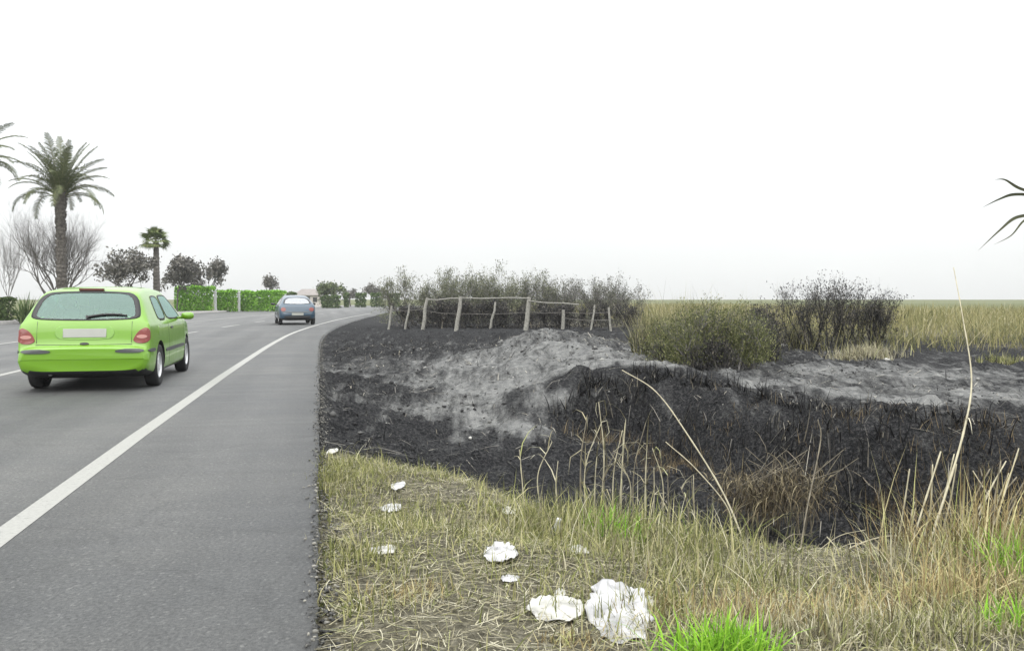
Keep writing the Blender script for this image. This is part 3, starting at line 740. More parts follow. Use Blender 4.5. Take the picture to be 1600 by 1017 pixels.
# --- taller weeds along the rim of the ditch
def rim_patch(px, py, z0, n_, rx, ry, hmin, hmax, mat, name, label, wd=(.004, .009), lean=.35, curl=.5, drop=None):
    p = atz(px, py, z0)
    x = p[0] + rng.normal(0, rx, n_); y = p[1] + rng.normal(0, ry, n_); z = ground_z(x, y)
    return [blades(x, y, z - .01, rng.uniform(hmin, hmax, n_) * rng.uniform(.5, 1, n_), rng.uniform(*wd, n_), lean, curl)]
def weeds(name, label, mat, plist, cat='grass'):
    parts = []
    for a in plist: parts += rim_patch(*a[:8], mat, name, label, *a[8:])
    tag(veg(name, parts, mat), label, cat, kind='stuff')
weeds('rim_grass', 'mixed yellow green weeds along the rim of the burnt ditch', OLIVE, [
  (880, 830, -.32, 420, .3, .2, .15, .45, (.005,.012), .45, .8), (990, 850, -.33, 420, .3, .2, .18, .50, (.005,.012), .45, .8), (1140, 905, -.32, 200, .22, .15, .12, .38, (.005,.011), .5, .8), (590, 800, -.12, 420, .2, .25, .06, .2, (.005,.010), .7, .9), (560, 950, -.08, 300, .14, .14, .05, .17, (.005,.010), .7, .9),
  (915, 835, -.33, 700, .28, .22, .15, .42, (.004,.011), .4, .6), (1060, 860, -.33, 420, .4, .2, .15, .45, (.004,.010), .45, .7), (700, 830, -.2, 500, .35, .25, .05, .16, (.004,.009), .7, .9), (540, 730, -.1, 500, .12, .3, .06, .2, (.004,.009), .6, .9), (1600, 830, -.3, 300, .25, .25, .3, .7, (.005,.012), .3, .5),
  (930, 865, -.3, 800, .32, .20, .10, .32, (.004,.010), .6, .8), (1040, 890, -.28, 650, .30, .20, .10, .32, (.004,.010), .6, .8), (1130, 925, -.25, 500, .28, .18, .08, .26, (.004,.010), .6, .8), (870, 850, -.3, 700, .25, .2, .10, .26),
  (520, 760, -.1, 800, .18, .35, .06, .20), (560, 880, -.1, 500, .15, .15, .06, .18), (1000, 960, -.15, 600, .25, .2, .10, .25), (1560, 885, -.25, 500, .30, .25, .12, .42, (.004,.010), .5, .8), (1460, 990, -.1, 700, .3, .15, .08, .22)])
weeds('rusty_grass', 'orange and yellow dry grass on the right hand rim of the ditch', RUST, [
  (1330, 965, -.15, 420, .30, .14, .08, .24, (.004,.009), .7, .8), (1450, 930, -.22, 620, .26, .18, .12, .38, (.004,.010), .6, .8), (1560, 935, -.2, 800, .28, .22, .14, .40, (.004,.010), .6, .8), (1230, 975, -.15, 350, .28, .12, .06, .22, (.004,.009), .7, .8), (1120, 975, -.15, 600, .2, .15, .08, .22), (1595, 880, -.2, 420, .22, .25, .15, .45, (.004,.010), .5, .7),
  (1600, 850, -.3, 420, .25, .25, .3, .75, (.005,.011), .3, .5), (1510, 870, -.3, 360, .3, .2, .2, .7, (.005,.011), .35, .5), (1590, 860, -.3, 380, .3, .3, .4, .95, (.006,.012), .22, .4), (900, 1005, -.08, 160, .08, .05, .05, .12), (640, 930, -.1, 160, .10, .10, .05, .14)])
weeds('grey_dead_grass', 'grey dead grass stalks below the rusty tufts', STRAW, [
  (1380, 990, -.1, 1500, .40, .16, .06, .22), (1250, 1000, -.12, 700, .3, .10, .05, .16), (1100, 915, -.28, 500, .4, .25, .1, .38), (1480, 905, -.25, 300, .4, .3, .2, .55), (950, 850, -.3, 500, .4, .25, .2, .5), (780, 830, -.25, 700, .4, .2, .06, .2)])
for (px, py, z0, n_, sp, hh, lab) in [(1120, 1030, -.08, 340, .085, (.10, .24), 'bright fresh green grass tuft beside the large white plastic sheet'),
                                      (1165, 1022, -.08, 180, .06, (.08, .18), 'small bright green tuft against the rusty grass'),
                                      (955, 850, -.32, 200, .10, (.12, .34), 'mid green grass tuft at the foot of the dry reed stalks'),
                                      (1592, 900, -.22, 170, .10, (.15, .36), 'green grass tuft under the tall leaning cane'),
                                      (1590, 985, -.1, 130, .07, (.08, .2), 'low green weed tuft in grey dead grass')]:
    p = atz(px, py, z0); x = p[0] + rng.normal(0, sp, n_); y = p[1] + rng.normal(0, sp*.7, n_)
    t_ = veg('grass_tuft', [blades(x - p[0], y - p[1], ground_z(x, y) - p[2] - .01, rng.uniform(*hh, n_), rng.uniform(.006, .013, n_), .45, .6)], LIMEG)
    t_.location = p; tag(t_, lab, 'grass', 'fresh green grass tufts on the verge')

# --- charred stubble on the bank, in the ditch and over the slope
x, y = scatter(150000, -6, 8, 5.5, 26); a_, g_ = zones(x, y); d_ = x - edge_x(y)
steep = np.abs(ground_z(x, y + .15, False) - ground_z(x, y - .15, False)) / .3
cl = fbm(x*2.2, y*2.2, 55, 3)
ok = (rng.uniform(0, 1, len(x)) < (1 - sstep(.15, .5, g_)) * (1 - .96*sstep(.2, .6, a_)) * (.10 + 1.2*sstep(.3, .9, steep)) * sstep(.42, .56, cl)) & (d_ > .4)
x, y, steep = keep(ok, x, y, steep); z = ground_z(x, y); k = len(x)
tag(veg('charred_stubble', [blades(x, y, z - .02, rng.uniform(.04, .17, k) * (1 + 1.9*sstep(.3, .9, steep)) * (.5 + fbm(x*3, y*3, 57, 2)), rng.uniform(.006, .022, k), .42, .7, tint=rng.beta(.7, 1.15, k))], CHAR),
    'black burnt stubble of reeds over the ditch bank', 'burnt reeds', kind='stuff')
lx = []; ly = []
for (px0, py0, z0, _, _), (px1, py1, z1, _, _) in zip(CREST[:-1], CREST[1:]):
    q0, q1 = atz(px0, py0, z0), atz(px1, py1, z1); k = int(np.linalg.norm(q1 - q0)*(420 if px1 <= 1140 else 210)); t = rng.uniform(0, 1, k)
    lx.append(q0[0] + (q1[0]-q0[0])*t + rng.normal(0, .05, k)); ly.append(q0[1] + (q1[1]-q0[1])*t - .12 + rng.normal(0, .11, k))
x, y = np.concatenate(lx), np.concatenate(ly); ok = fbm(x*2.4, y*2.4, 58, 3) > .40; x, y = keep(ok, x, y); k = len(x)
tag(veg('lip_stubble', [blades(x, y, ground_z(x, y) - .03, rng.uniform(.08, .34, k)*(.4 + 1.1*fbm(x*4, y*4, 59, 2)), rng.uniform(.008, .026, k), .6, 1.2, tint=rng.beta(.6, 1.8, k))], CHAR),
    'ragged black burnt stems hanging over the lip of the ditch', 'burnt reeds', kind='stuff')
# burnt and bleached stems lying on the ash
x, y = scatter(30000, -6, 8, 6, 24); a_, g_ = zones(x, y); d_ = x - edge_x(y)
ok = (g_ < .4) & (d_ > .2) & (rng.uniform(0, 1, len(x)) < (.2 + .8*sstep(.45, .65, fbm(x*1.3, y*1.3, 95, 3)))*(1 - .7*a_)); x, y, a_ = keep(ok, x, y, a_); z = ground_z(x, y); k = len(x)
ln = rng.gamma(2.5, .075, k); az0 = rng.uniform(0, 2*np.pi, k); x2 = x + ln*np.cos(az0); y2 = y + ln*np.sin(az0); z2 = ground_z(x2, y2)
px_, py_ = -np.sin(az0)*(.002 + .00028*y), np.cos(az0)*(.002 + .00028*y); xm, ym = (x+x2)/2, (y+y2)/2; zm = np.maximum(ground_z(xm, ym), (z+z2)/2) + .02
V = np.stack([np.stack([x-px_, y-py_, z+.01], 1), np.stack([x+px_, y+py_, z+.01], 1), np.stack([xm+px_, ym+py_, zm], 1), np.stack([xm-px_, ym-py_, zm], 1), np.stack([x2, y2, z2+.012], 1)], 1).reshape(-1, 3)
b5 = (np.arange(k)*5)[:, None]; F4 = np.array([[0, 1, 2, 3]]) + b5; F3 = np.array([[3, 2, 4]]) + b5; T = np.repeat(np.clip(rng.beta(.7, 1.4, k) + .15*a_, 0, 1), 5)
o = link('fallen_stems', mesh_np('fallen_stems', V, [F4, F3], {'tint': T}), tinted('fallen_burnt_stems', [(0, (.008,.008,.009)), (.5, (.03,.03,.03)), (.75, (.12,.115,.105)), (1, (.34,.32,.27))]))
tag(o, 'burnt and bleached stems lying across the ash', 'burnt stems', kind='stuff')
# brown scorched leftovers on the bank face
weeds('scorched_grass', 'scorched brown grass clinging to the black bank', tinted('scorched_brown', [(0, (.03,.025,.018)), (.5, (.10,.075,.045)), (1, (.24,.19,.11))]), [
  (1060, 615, 0, 350, .25, .12, .08, .22), (1380, 780, -.9, 260, .10, .05, .08, .22), (950, 640, -.3, 300, .3, .12, .1, .3), (1480, 820, -1.1, 300, .35, .12, .1, .35), (1100, 640, -.2, 260, .5, .15, .08, .25), (1300, 700, -.5, 220, .5, .15, .08, .25), (1500, 720, -.5, 240, .5, .2, .1, .3), (1030, 690, -.7, 200, .3, .15, .1, .3)])
# --- clods and cinders lying on the burnt ground
ico = bmesh.new(); bmesh.ops.create_icosphere(ico, subdivisions=1, radius=1); iv = np.array([v.co for v in ico.verts]); fi = np.array([[v.index for v in f.verts] for f in ico.faces]); ico.free()
def lumps(x, y, z, s):
    k = len(x); sc = rng.uniform(.5, 1.3, (k, 1, 3)); sc[:, :, 2] *= .65
    V = iv[None] * sc * (1 + rng.normal(0, .16, (k, len(iv), 1))) * s[:, None, None] + np.stack([x, y, z], 1)[:, None]
    F = (fi[None] + (np.arange(k)*len(iv))[:, None, None]).reshape(-1, 3)
    return V.reshape(-1, 3), F, np.repeat(rng.uniform(0, 1, k), len(iv))
x, y = scatter(26000, -7, 8, 6, 24); a_, g_ = zones(x, y); d_ = x - edge_x(y)
ok = (g_ < .35) & (d_ > .15) & (rng.uniform(0, 1, len(x)) < (.1 + sstep(.42, .68, fbm(x*1.5, y*1.5, 91, 3)))*(1 - .5*a_)); x, y, a_ = keep(ok, x, y, a_)
s = np.minimum(rng.gamma(1.6, .0065, len(x)), .035) * (1 + .02*y); tcl = np.clip(.1 + .5*a_ + rng.normal(0, .26, len(x)), 0, 1)
V, F, T = lumps(x, y, ground_z(x, y) + s*.25, s); T = np.repeat(tcl, len(iv))
tag(veg('clods', [(V, F, T)], tinted('ash_clods', [(0, (.013,.013,.014)), (.4, (.035,.035,.036)), (.75, (.13,.13,.125)), (1, (.33,.33,.31))])), 'cinders and ash clods strewn over the burnt slope', 'clods', kind='stuff')
y = 2 + 28*rng.uniform(0, 1, 7000)**1.3; x = edge_x(y) + rng.normal(.02, .035, len(y)) + rng.exponential(.03, len(y))
s = np.minimum(rng.gamma(2.0, .0032, len(x)), .011)
tag(veg('gravel', [lumps(x, y, np.where(x < edge_x(y) + .015, .002, ground_z(x, y)) + s*.4 + .003, s)], tinted('gravel', [(0, (.03,.03,.03)), (.6, (.09,.09,.085)), (1, (.26,.25,.22))])), 'loose dark gravel crumbling along the asphalt edge', 'gravel', kind='stuff')

# --- the fields beyond
x, y = scatter(80000, 6.5, 60, 18, 90)
edge = 18.6 + 3.0*fbm(x*.5, x*0, 61, 2) + np.maximum(0, 9 - x)*1.2
ok = (y > edge) & (x < .68*y + 2) & (rng.uniform(0, 1, len(x)) < np.clip(26/y, .25, 1)**1.3); x, y = keep(ok, x, y); k = len(x)
hh = (.50 + .65*fbm(x*.8, y*.5, 63, 3)) * rng.uniform(.45, 1.25, k)
tag(veg('field_grass', [blades(x, y, ground_z(x, y) - .02, hh*1.05, rng.uniform(.008, .024, k) * (y/22), .30, .6, tint=np.clip(fbm(x*.25, y*.25, 64, 2)*.9 + rng.normal(0, .2, k), 0, 1))], FIELD),
    'tall yellowing grass of the unburnt field behind the ash plain', 'grass', kind='stuff')
x, y = scatter(16000, -6, 30, 40, 120); ok = (x < .5*y) & ((x > 6) | (y > 75)); x, y = keep(ok, x, y); k = len(x)
tag(veg('far_field_grass', [blades(x, y, np.full(k, -.05), rng.uniform(.5, 1.1, k), rng.uniform(.05, .1, k), .2, .3)], FIELD), 'pale distant grass up to the horizon', 'grass', kind='stuff')

# --- reed clumps half burnt, on the near side of the plain
REED = tinted('reed_leaves', [(0, (.045,.048,.028)), (.35, (.115,.115,.052)), (.7, (.21,.20,.095)), (1, (.38,.35,.22))], translucent=.2)
def clump(px, py, w_px, topy, n_, lab, char=.5, z0=None, name='reed_clump', mat=REED, dpt=.6, grp=None):
    p = atz(px, py, -.03); Y = p[1]; half = w_px/FPX*Y*.5
    z_ = float(ground_z(np.array([p[0]]), np.array([Y]))[0]); hgt = aty(px, topy, Y)[2] - z_
    root = empty(name, (p[0], Y, z_)); tag(root, lab, 'reeds', grp)
    def pts(k_): return np.clip(rng.normal(0, .48, k_), -1.1, 1.1)*half, np.clip(rng.normal(0, .5, k_), -1, 1)*dpt
    def gz(x, y): return ground_z(x + p[0], y + Y) - z_ - .02
    x, y = pts(n_)
    veg('leaves', [blades(x, y, gz(x, y), hgt*rng.uniform(.45, 1.12, n_)*(1 - .28*np.abs(x)/half)*(.8 + .35*fbm(x*3, y*3, int(px), 2)), rng.uniform(.008, .020, n_), .24, .5)], mat, root)
    k_ = int(n_*char); x, y = pts(k_)
    if k_: veg('charred_stems', [blades(x, y - .1, gz(x, y), hgt*rng.uniform(.2, .62, k_), rng.uniform(.010, .026, k_), .28, .3, tint=rng.uniform(0, 1, k_)**1.3)], CHAR, root)
    return root
clump(1080, 568, 160, 462, 1900, 'large green and yellow reed clump rising behind the rounded olive shrub', .3)
clump(1030, 548, 80, 468, 700, 'yellow green reed clump between the fence and the large reed clump', .6)
clump(1165, 560, 80, 478, 600, 'darker reed clump on the field side of the rounded olive shrub', 1.4)
clump(1240, 540, 60, 472, 450, 'narrow reed clump beside the burnt shrub', .5)
clump(1350, 558, 110, 528, 900, 'low pale dry grass heap in front of the burnt shrub', .05, name='grass_heap', mat=STRAW, dpt=.5)
clump(1570, 566, 90, 548, 350, 'low dark grass hummock at the edge of the ash plain', .5, name='grass_hummock', mat=OLIVE, dpt=.4)

# ------------------------------------------------------------------ woody plants
BARK = simple('grey_bark', (.10, .092, .083), .9, var=.3, scale=12, bump=.4)
TWIG = tinted('grey_twigs', [(0, (.085,.08,.078)), (1, (.21,.20,.195))])
PALMBARK = simple('palm_bark', (.105, .095, .084), .95, var=.4, scale=9, bump=.6)
def branches(mb_l, mb_t, p, d, ln, r, depth, maxd, rnd, spread=.5, upw=.15, kids=(3, 4), tips=None):
    P = [Vector(p)]; dd_ = Vector(d).normalized(); n_ = 4
    for i in range(n_):
        dd_ = (dd_ + Vector((rnd.gauss(0, .13), rnd.gauss(0, .13), rnd.gauss(0, .10) + upw*.4))).normalized(); P.append(P[-1] + dd_*ln/n_)
    rad = [r*(1 - .55*i/n_) for i in range(n_+1)]
    (mb_l if depth < maxd - 1 else mb_t).tube(P, rad, 6 if depth == 0 else (4 if depth < maxd - 1 else 3), cap=False, tint=rnd.random())
    if depth >= maxd:
        if tips is not None: tips.append((P[-1], dd_)); tips.append((P[2], dd_))
        return
    for k in range(rnd.randint(*kids) + (1 if depth else 0)):
        t = rnd.uniform(.35, 1.0) if k else 1.0; i = min(int(t*n_), n_-1); q = P[i].lerp(P[i+1], t*n_ - i)
        ax = Vector((rnd.gauss(0, 1), rnd.gauss(0, 1), rnd.gauss(0, .5))).normalized()
        nd = (dd_ + ax*spread*rnd.uniform(.6, 1.5) + Vector((0, 0, upw))).normalized()
        branches(mb_l, mb_t, q, nd, ln*rnd.uniform(.55, .78), rad[i]*.68, depth+1, maxd, rnd, spread, upw, kids, tips)
def bare_tree(loc, hgt, width, label, seed, stems=1, trunk_frac=.3, maxd=4, leafmat=None, leaf=.0, nleaf=0, flat=1.0, r0=.12, name='bare_tree', grp=None, spread=.55, lr=.02):
    rnd = random.Random(seed); root = empty(name, loc); tag(root, label, 'tree', grp)
    l_, t_ = MB(), MB(); tips = []
    for sgi in range(stems):
        a = rnd.uniform(0, 6.28); sl = .12 if stems == 1 else .35
        ln = hgt*trunk_frac
        P0 = Vector((.15*math.cos(a)*(stems > 1), .15*math.sin(a)*(stems > 1), -.1)); d = Vector((sl*math.cos(a), sl*math.sin(a), 1)).normalized()
        P1 = P0 + d*ln
        l_.tube([P0, P0.lerp(P1, .5) + Vector((rnd.gauss(0, .04), rnd.gauss(0, .04), 0)), P1], [r0, r0*.85, r0*.75], 7, cap=False)
        for k in range(rnd.randint(3, 4)):
            b = rnd.uniform(0, 6.28); nd = Vector((spread*1.3*math.cos(b), spread*1.3*math.sin(b), .75))
            branches(l_, t_, P1, nd, hgt*(1-trunk_frac)*.42, r0*.6, 1, maxd, rnd, spread, .12, (3, 4), tips)
    # fit the crown to the size wanted
    A = np.array(l_.V + t_.V); zmax = A[:, 2].max(); wmax = np.percentile(np.abs(A[:, :2]), 99)
    sx_, sz_ = (width/2)/wmax, hgt/zmax
    for q in (l_, t_): q.V = [(v[0]*sx_, v[1]*sx_, v[2]*sz_) for v in q.V]
    l_.build('trunk', BARK, root, True)
    cr_ = t_.build('crown', TWIG, root); cr_['kind'] = 'stuff'
    if nleaf:
        tp = np.array([(p.x*sx_, p.y*sx_, p.z*sz_) for p, _ in tips]); ii = rng.integers(0, len(tp), nleaf)
        veg('foliage', [leaves(tp[ii] + rng.normal(0, lr, (nleaf, 3)), rng.uniform(.6, 1.3, nleaf)*leaf, 2.0)], leafmat, root)
    return root
def G(px, Y, z=-.03): p = aty(px, 468, Y); return (p[0], Y, z)
def htop(px, py, Y): return aty(px, py, Y)[2]
GREYLEAF = tinted('dull_leaves', [(0, (.075,.072,.066)), (.6, (.13,.125,.11)), (1, (.19,.18,.16))])
PINE = tinted('pine_needles', [(0, (.055,.075,.035)), (.6, (.10,.13,.06)), (1, (.16,.19,.09))])
bare_tree(G(88, 50), htop(75, 292, 50), 6.0, 'leafless grey tree spreading behind the tall date palm', 3, stems=4, trunk_frac=.18, maxd=5, r0=.12, spread=.62)
bare_tree(G(20, 54), htop(20, 320, 54), 3.6, 'slimmer leafless tree beside the cropped palm', 9, stems=2, trunk_frac=.2, maxd=5, r0=.07, spread=.6)
for px, Y, top, wpx, seed, lab in [(195, 72, 386, 92, 21, 'wide round grey tree left of the small fan palm'), (276, 80, 393, 56, 22, 'round grey tree just past the small fan palm'),
                                   (322, 90, 402, 58, 23, 'round grey tree behind the clipped green hedge')]:
    bare_tree(G(px, Y), htop(px, top, Y), wpx/FPX*Y, lab, seed, 1, .34, 5, GREYLEAF, .16, 2600, r0=.13, name='round_tree', spread=.8, lr=.16)
for px, Y, top, wpx, seed, lab in [(415, 125, 428, 34, 31, 'small grey tree far behind the end of the hedge'), (590, 150, 444, 44, 33, 'grey flat tree far down the road by the fence'), (548, 150, 452, 20, 34, 'tiny distant tree past the umbrella pine')]:
    bare_tree(G(px, Y), htop(px, top, Y), wpx/FPX*Y, lab, seed, 1, .45, 4, GREYLEAF, .2, 900, r0=.12, name='distant_tree', spread=.9, lr=.2)
bare_tree(G(517, 125), htop(517, 440, 125), 40/FPX*125, 'umbrella shaped pine beyond the blue car', 41, 2, .45, 4, PINE, .2, 2200, r0=.14, name='umbrella_pine', spread=1.0, lr=.22)

# --- date palms
FROND = tinted('palm_fronds', [(0, (.06,.075,.035)), (.5, (.105,.125,.06)), (.85, (.17,.18,.095)), (1, (.24,.22,.14))], translucent=.15)
FAN = tinted('fan_palm', [(0, (.06,.09,.03)), (.6, (.12,.16,.05)), (1, (.22,.22,.10))], translucent=.15)
def frond_mesh(ln, droop, seed):
    r_ = np.random.default_rng(seed); n_ = 46; t = np.linspace(0, 1, 14)
    # rachis in the xz plane, starts going up-and-out
    ang = .95 - droop*t**1.4; dx = np.cos(ang); dz = np.sin(ang)
    X = np.concatenate([[0], np.cumsum((dx[1:]+dx[:-1])/2/13)])*ln; Z = np.concatenate([[0], np.cumsum((dz[1:]+dz[:-1])/2/13)])*ln
    mb = MB(); mb.tube([(a, 0, c) for a, c in zip(X, Z)], [.035*(1 - .85*q) for q in t], 4, cap=False, tint=.8)
    u = np.linspace(.14, 1, n_)
    for s in (-1, 1):
        for q in u:
            bx_, bz = np.interp(q, t, X), np.interp(q, t, Z); a = np.interp(q, t, ang)
            l_ = ln*.17*math.sin(math.pi*min(1, .18 + q*.78))**.6*(1 + r_.normal(0, .1)); fw = .75 + r_.normal(0, .1)
            tx, tz = math.cos(a), math.sin(a); vz = .38 + r_.normal(0, .14)
            d = np.array([tx*fw - tz*vz*.5, s*.85, tz*fw + tx*vz*.5]); d /= np.linalg.norm(d)
            e = np.array([tx, 0, tz])*.022
            p0 = np.array([bx_, 0, bz]); p1 = p0 + d*l_*.55; p2 = p0 + d*l_ + np.array([0, 0, -l_*.28])
            mb.add([p0 - e, p0 + e, p1 + e*.9, p1 - e*.9, p2], [(0, 1, 2, 3), (3, 2, 4)], tint=float(np.clip(r_.normal(.45, .2), 0, 1)))
    me_ = mb.mesh('frond'); me_.materials.append(FROND); return me_
FM = [frond_mesh(3.0, dr, 50+i) for i, dr in enumerate((.5, .9, 1.25, 1.55, 2.0))]
def palm_trunk(mb, H, r):
    prof = []; n_ = int(H/.11)
    for i in range(n_+1):
        z = H*i/n_; rr = r*(1.12 - .12*min(1, z/1.2)) * (1 + .55*max(0, (z - H + 1.5)/1.5)**1.5*(z > H-1.5)); prof += [(rr*(1.07 if i % 2 else .93), z)]
    mb.lathe(prof, 14, 'z')
    rnd = random.Random(5)
    for i in range(int(H/.11)*5):            # stubs of cut leaf bases
        z = rnd.uniform(.3, H); a = rnd.uniform(0, 6.28); rr = r*(1 + .55*max(0, (z - H + 1.5)/1.5)**1.5 if z > H-1.5 else 1)
        c, s = math.cos(a), math.sin(a)
        mb.tube([(c*rr*.9, s*rr*.9, z-.06), (c*(rr+.05), s*(rr+.05), z+.06)], [.05, .03], 4)
def date_palm(loc, H, label, seed, nf=46, scale=1.0):
    root = empty('date_palm', loc); tag(root, label, 'palm tree', 'date palms beside the road')
    mb = MB(); palm_trunk(mb, H, .225); mb.build('trunk', PALMBARK, root, False)
    rnd = random.Random(seed)
    for i in range(nf):
        t = i/nf; az = i*2.39996 + rnd.gauss(0, .2)
        k = min(4, int(t*5)); o = link('frond', FM[k], None, root)
        o.location = (.14*math.cos(az), .14*math.sin(az), H - .05 - .35*t)
        tilt = -.55 + 1.05*t + rnd.gauss(0, .09)         # inner fronds stand up, outer ones hang
        o.rotation_euler = (rnd.gauss(0, .15), tilt, az); sc = rnd.uniform(.85, 1.08)*scale*(1.0 - .12*t); o.scale = (sc, sc, sc)
    return root
date_palm(G(97, 44), htop(97, 298, 44), 'tall date palm standing behind the green hatchback', 1, nf=44, scale=1.0)
date_palm(G(-42, 42), htop(-42, 250, 42), 'date palm cropped by the frame with only its fronds showing', 2, nf=40)
# --- fan palm
def fan_leaf(seed):
    r_ = np.random.default_rng(seed); mb = MB(); mb.tube([(0,0,0),(.45,0,.12),(.85,0,.16)], [.03,.022,.02], 4, cap=False, tint=.8)
    for k in range(26):
        a = (k - 12.5)/12.5*1.9; l_ = .95*(1 - .10*abs(a)) + r_.normal(0, .04); d = np.array([math.cos(a), math.sin(a), .10]); e = np.array([-d[1], d[0], .25])*.06
        p0 = np.array([.85, 0, .16]); p1 = p0 + d*l_*.6; p2 = p0 + d*l_ + np.array([0, 0, -.30*l_*(.6 + r_.random())])
        mb.add([p0, p1 - e, p2, p1 + e], [(0, 1, 2, 3)], tint=float(np.clip(r_.normal(.5, .2), 0, 1)))
    m_ = mb.mesh('fan_leaf'); m_.materials.append(FAN); return m_
FL = [fan_leaf(i) for i in range(3)]
root = empty('fan_palm', G(245, 75)); tag(root, 'small fan palm rising between two round grey trees', 'palm tree')
H = htop(245, 376, 75); mb = MB(); mb.lathe([(.34*(1 - .35*i/40)*(1.05 if i % 2 else .95), H*i/40) for i in range(41)], 12, 'z'); mb.build('trunk', PALMBARK, root)
rnd = random.Random(4)
for i in range(26):
    t = i/26; o = link('leaf', FL[i % 3], None, root); o.location = (0, 0, H - .1 - .2*t)
    o.rotation_euler = (rnd.gauss(0, .3), -1.25 + 1.75*t + rnd.gauss(0, .1), i*2.4); sc = rnd.uniform(.72, .95); o.scale = (sc, sc, sc)

# --- hedges and shrubs left of the road
HEDGE = tinted('hedge_leaves', [(0, (.08,.20,.02)), (.5, (.16,.36,.03)), (1, (.28,.52,.08))], translucent=.2)
SHRUB = tinted('shrub_leaves', [(0, (.035,.06,.02)), (.6, (.075,.12,.04)), (1, (.14,.19,.07))], translucent=.15)
def hedge(px0, px1, Y, toppy, lab, mat=HEDGE, name='hedge', depth=1.2, n_=3600, size=.11, cat='hedge', grp=None):
    a, c = G(px0, Y), G(px1, Y); wdt = c[0]-a[0]; H = htop(px0, toppy, Y); root = empty(name, ((a[0]+c[0])/2, Y, -.03)); tag(root, lab, cat, grp)
    mb = MB(); k = max(3, int(wdt/.5))
    for i in range(k):
        x0 = -wdt/2 + wdt*i/k; mb.tube([(x0 + wdt/k/2, 0, -.05), (x0 + wdt/k/2 + random.gauss(0, .1), random.gauss(0, .1), H*.8)], [.04, .02], 5)
    mb.build('stems', BARK, root)
    P = np.stack([rng.uniform(-1, 1, n_)*wdt/2, rng.uniform(-1, 1, n_)*depth/2, rng.uniform(.04, 1, n_)*H*.98], 1)
    side = rng.integers(0, 3, n_); P[:, 1] = np.where(side == 0, -depth/2*(1 + rng.normal(0, .06, n_)), P[:, 1]); P[:, 2] = np.where(side == 1, H*(1 + rng.normal(0, .035, n_)), P[:, 2])
    P[:, 2] *= .93 + .12*fbm(P[:, 0]*1.3 + px0, P[:, 1], 71, 3)
    veg('foliage', [leaves(P, rng.uniform(.9, 1.7, n_)*size, 1.5)], mat, root); return root
hedge(276, 335, 84, 449, 'tall bright green clipped hedge nearest the fan palm', n_=5000)
hedge(338.5, 372, 86, 455, 'short bright green hedge section between two pale posts', n_=2600)
hedge(375, 446, 88, 456, 'long bright green hedge ending near the blue car', n_=5600)
hedge(450, 462, 92, 458, 'dark green shrub at the end of the bright hedge', mat=SHRUB, name='shrub', n_=1200, cat='shrub')
hedge(-30, 18, 45, 466, 'dark green shrub under the cropped palm', mat=SHRUB, name='shrub', n_=2200, size=.09, cat='shrub')
hedge(503, 532, 122, 463, 'green shrub at the foot of the umbrella pine', mat=SHRUB, name='shrub', n_=1300, cat='shrub', size=.16)
for px0, px1, lab in [(538, 545, 'dark narrow shrub past the umbrella pine'), (556, 572, 'broad dark shrub far down the road'), (580, 600, 'dark far shrub where the road meets the fence'), (606, 625, 'pale far shrub behind the first fence post')]:
    hedge(px0, px1, 135, 459, lab, mat=SHRUB, name='shrub', n_=700, cat='shrub', size=.18)
# agave-like spiky plant behind the green car's roof
p = G(40, 43); n_ = 90; t_ = veg('spiky_plant', [blades(rng.normal(0, .12, n_), rng.normal(0, .12, n_), np.zeros(n_)-.05, rng.uniform(1.1, 1.9, n_), rng.uniform(.07, .12, n_), .45, .25)], SHRUB)
t_.location = p; tag(t_, 'spiky dark green plant behind the green car', 'plant')
POSTM = simple('pale_post', (.50, .51, .50), .8, var=.12)
for px, Y, lab in [(336.5, 84, 'pale concrete post between the tall and the short hedge'), (373.5, 86, 'pale concrete post between the short and the long hedge')]:
    a = G(px, Y); root = empty('concrete_post', a); tag(root, lab, 'post', 'pale posts between the hedges')
    mb = MB(); mb.box((-.10, -.10, -.1), (.10, .10, 2.0)); mb.build('shaft', POSTM, root)
    mb = MB(); mb.box((-.14, -.14, 2.0), (.14, .14, 2.07)); mb.add([(-.13,-.13,2.07),(.13,-.13,2.07),(.13,.13,2.07),(-.13,.13,2.07),(0,0,2.15)], [(0,1,4),(1,2,4),(2,3,4),(3,0,4)]); mb.build('cap', POSTM, root)

# --- far cottage
a = G(482, 160); root = empty('cottage', a, .2); tag(root, 'small far cottage with low grey roof beyond the blue car', 'house')
mb = MB(); mb.box((-2.4, -2.4, -.1), (2.4, 2.4, 2.1)); mb.build('wall', simple('rendered_wall', (.50, .46, .44), .9), root)
mb = MB(); mb.add([(-2.8,-2.8,2.1),(2.8,-2.8,2.1),(2.8,2.8,2.1),(-2.8,2.8,2.1),(-1.2,0,3.3),(1.2,0,3.3)], [(0,1,5,4),(2,3,4,5),(1,2,5),(3,0,4),(0,3,2,1)]); mb.build('roof', simple('grey_roof_tiles', (.22, .20, .19), .9, scale=3), root)
for xx in (-1.3, 1.3):
    mb = MB(); mb.box((xx-.4, -2.43, .8), (xx+.4, -2.37, 1.7)); o = mb.build('window', M_BLACK, root)
mb = MB(); mb.box((-.4, -2.44, 0), (.4, -2.36, 1.9)); mb.build('door', BARK, root)

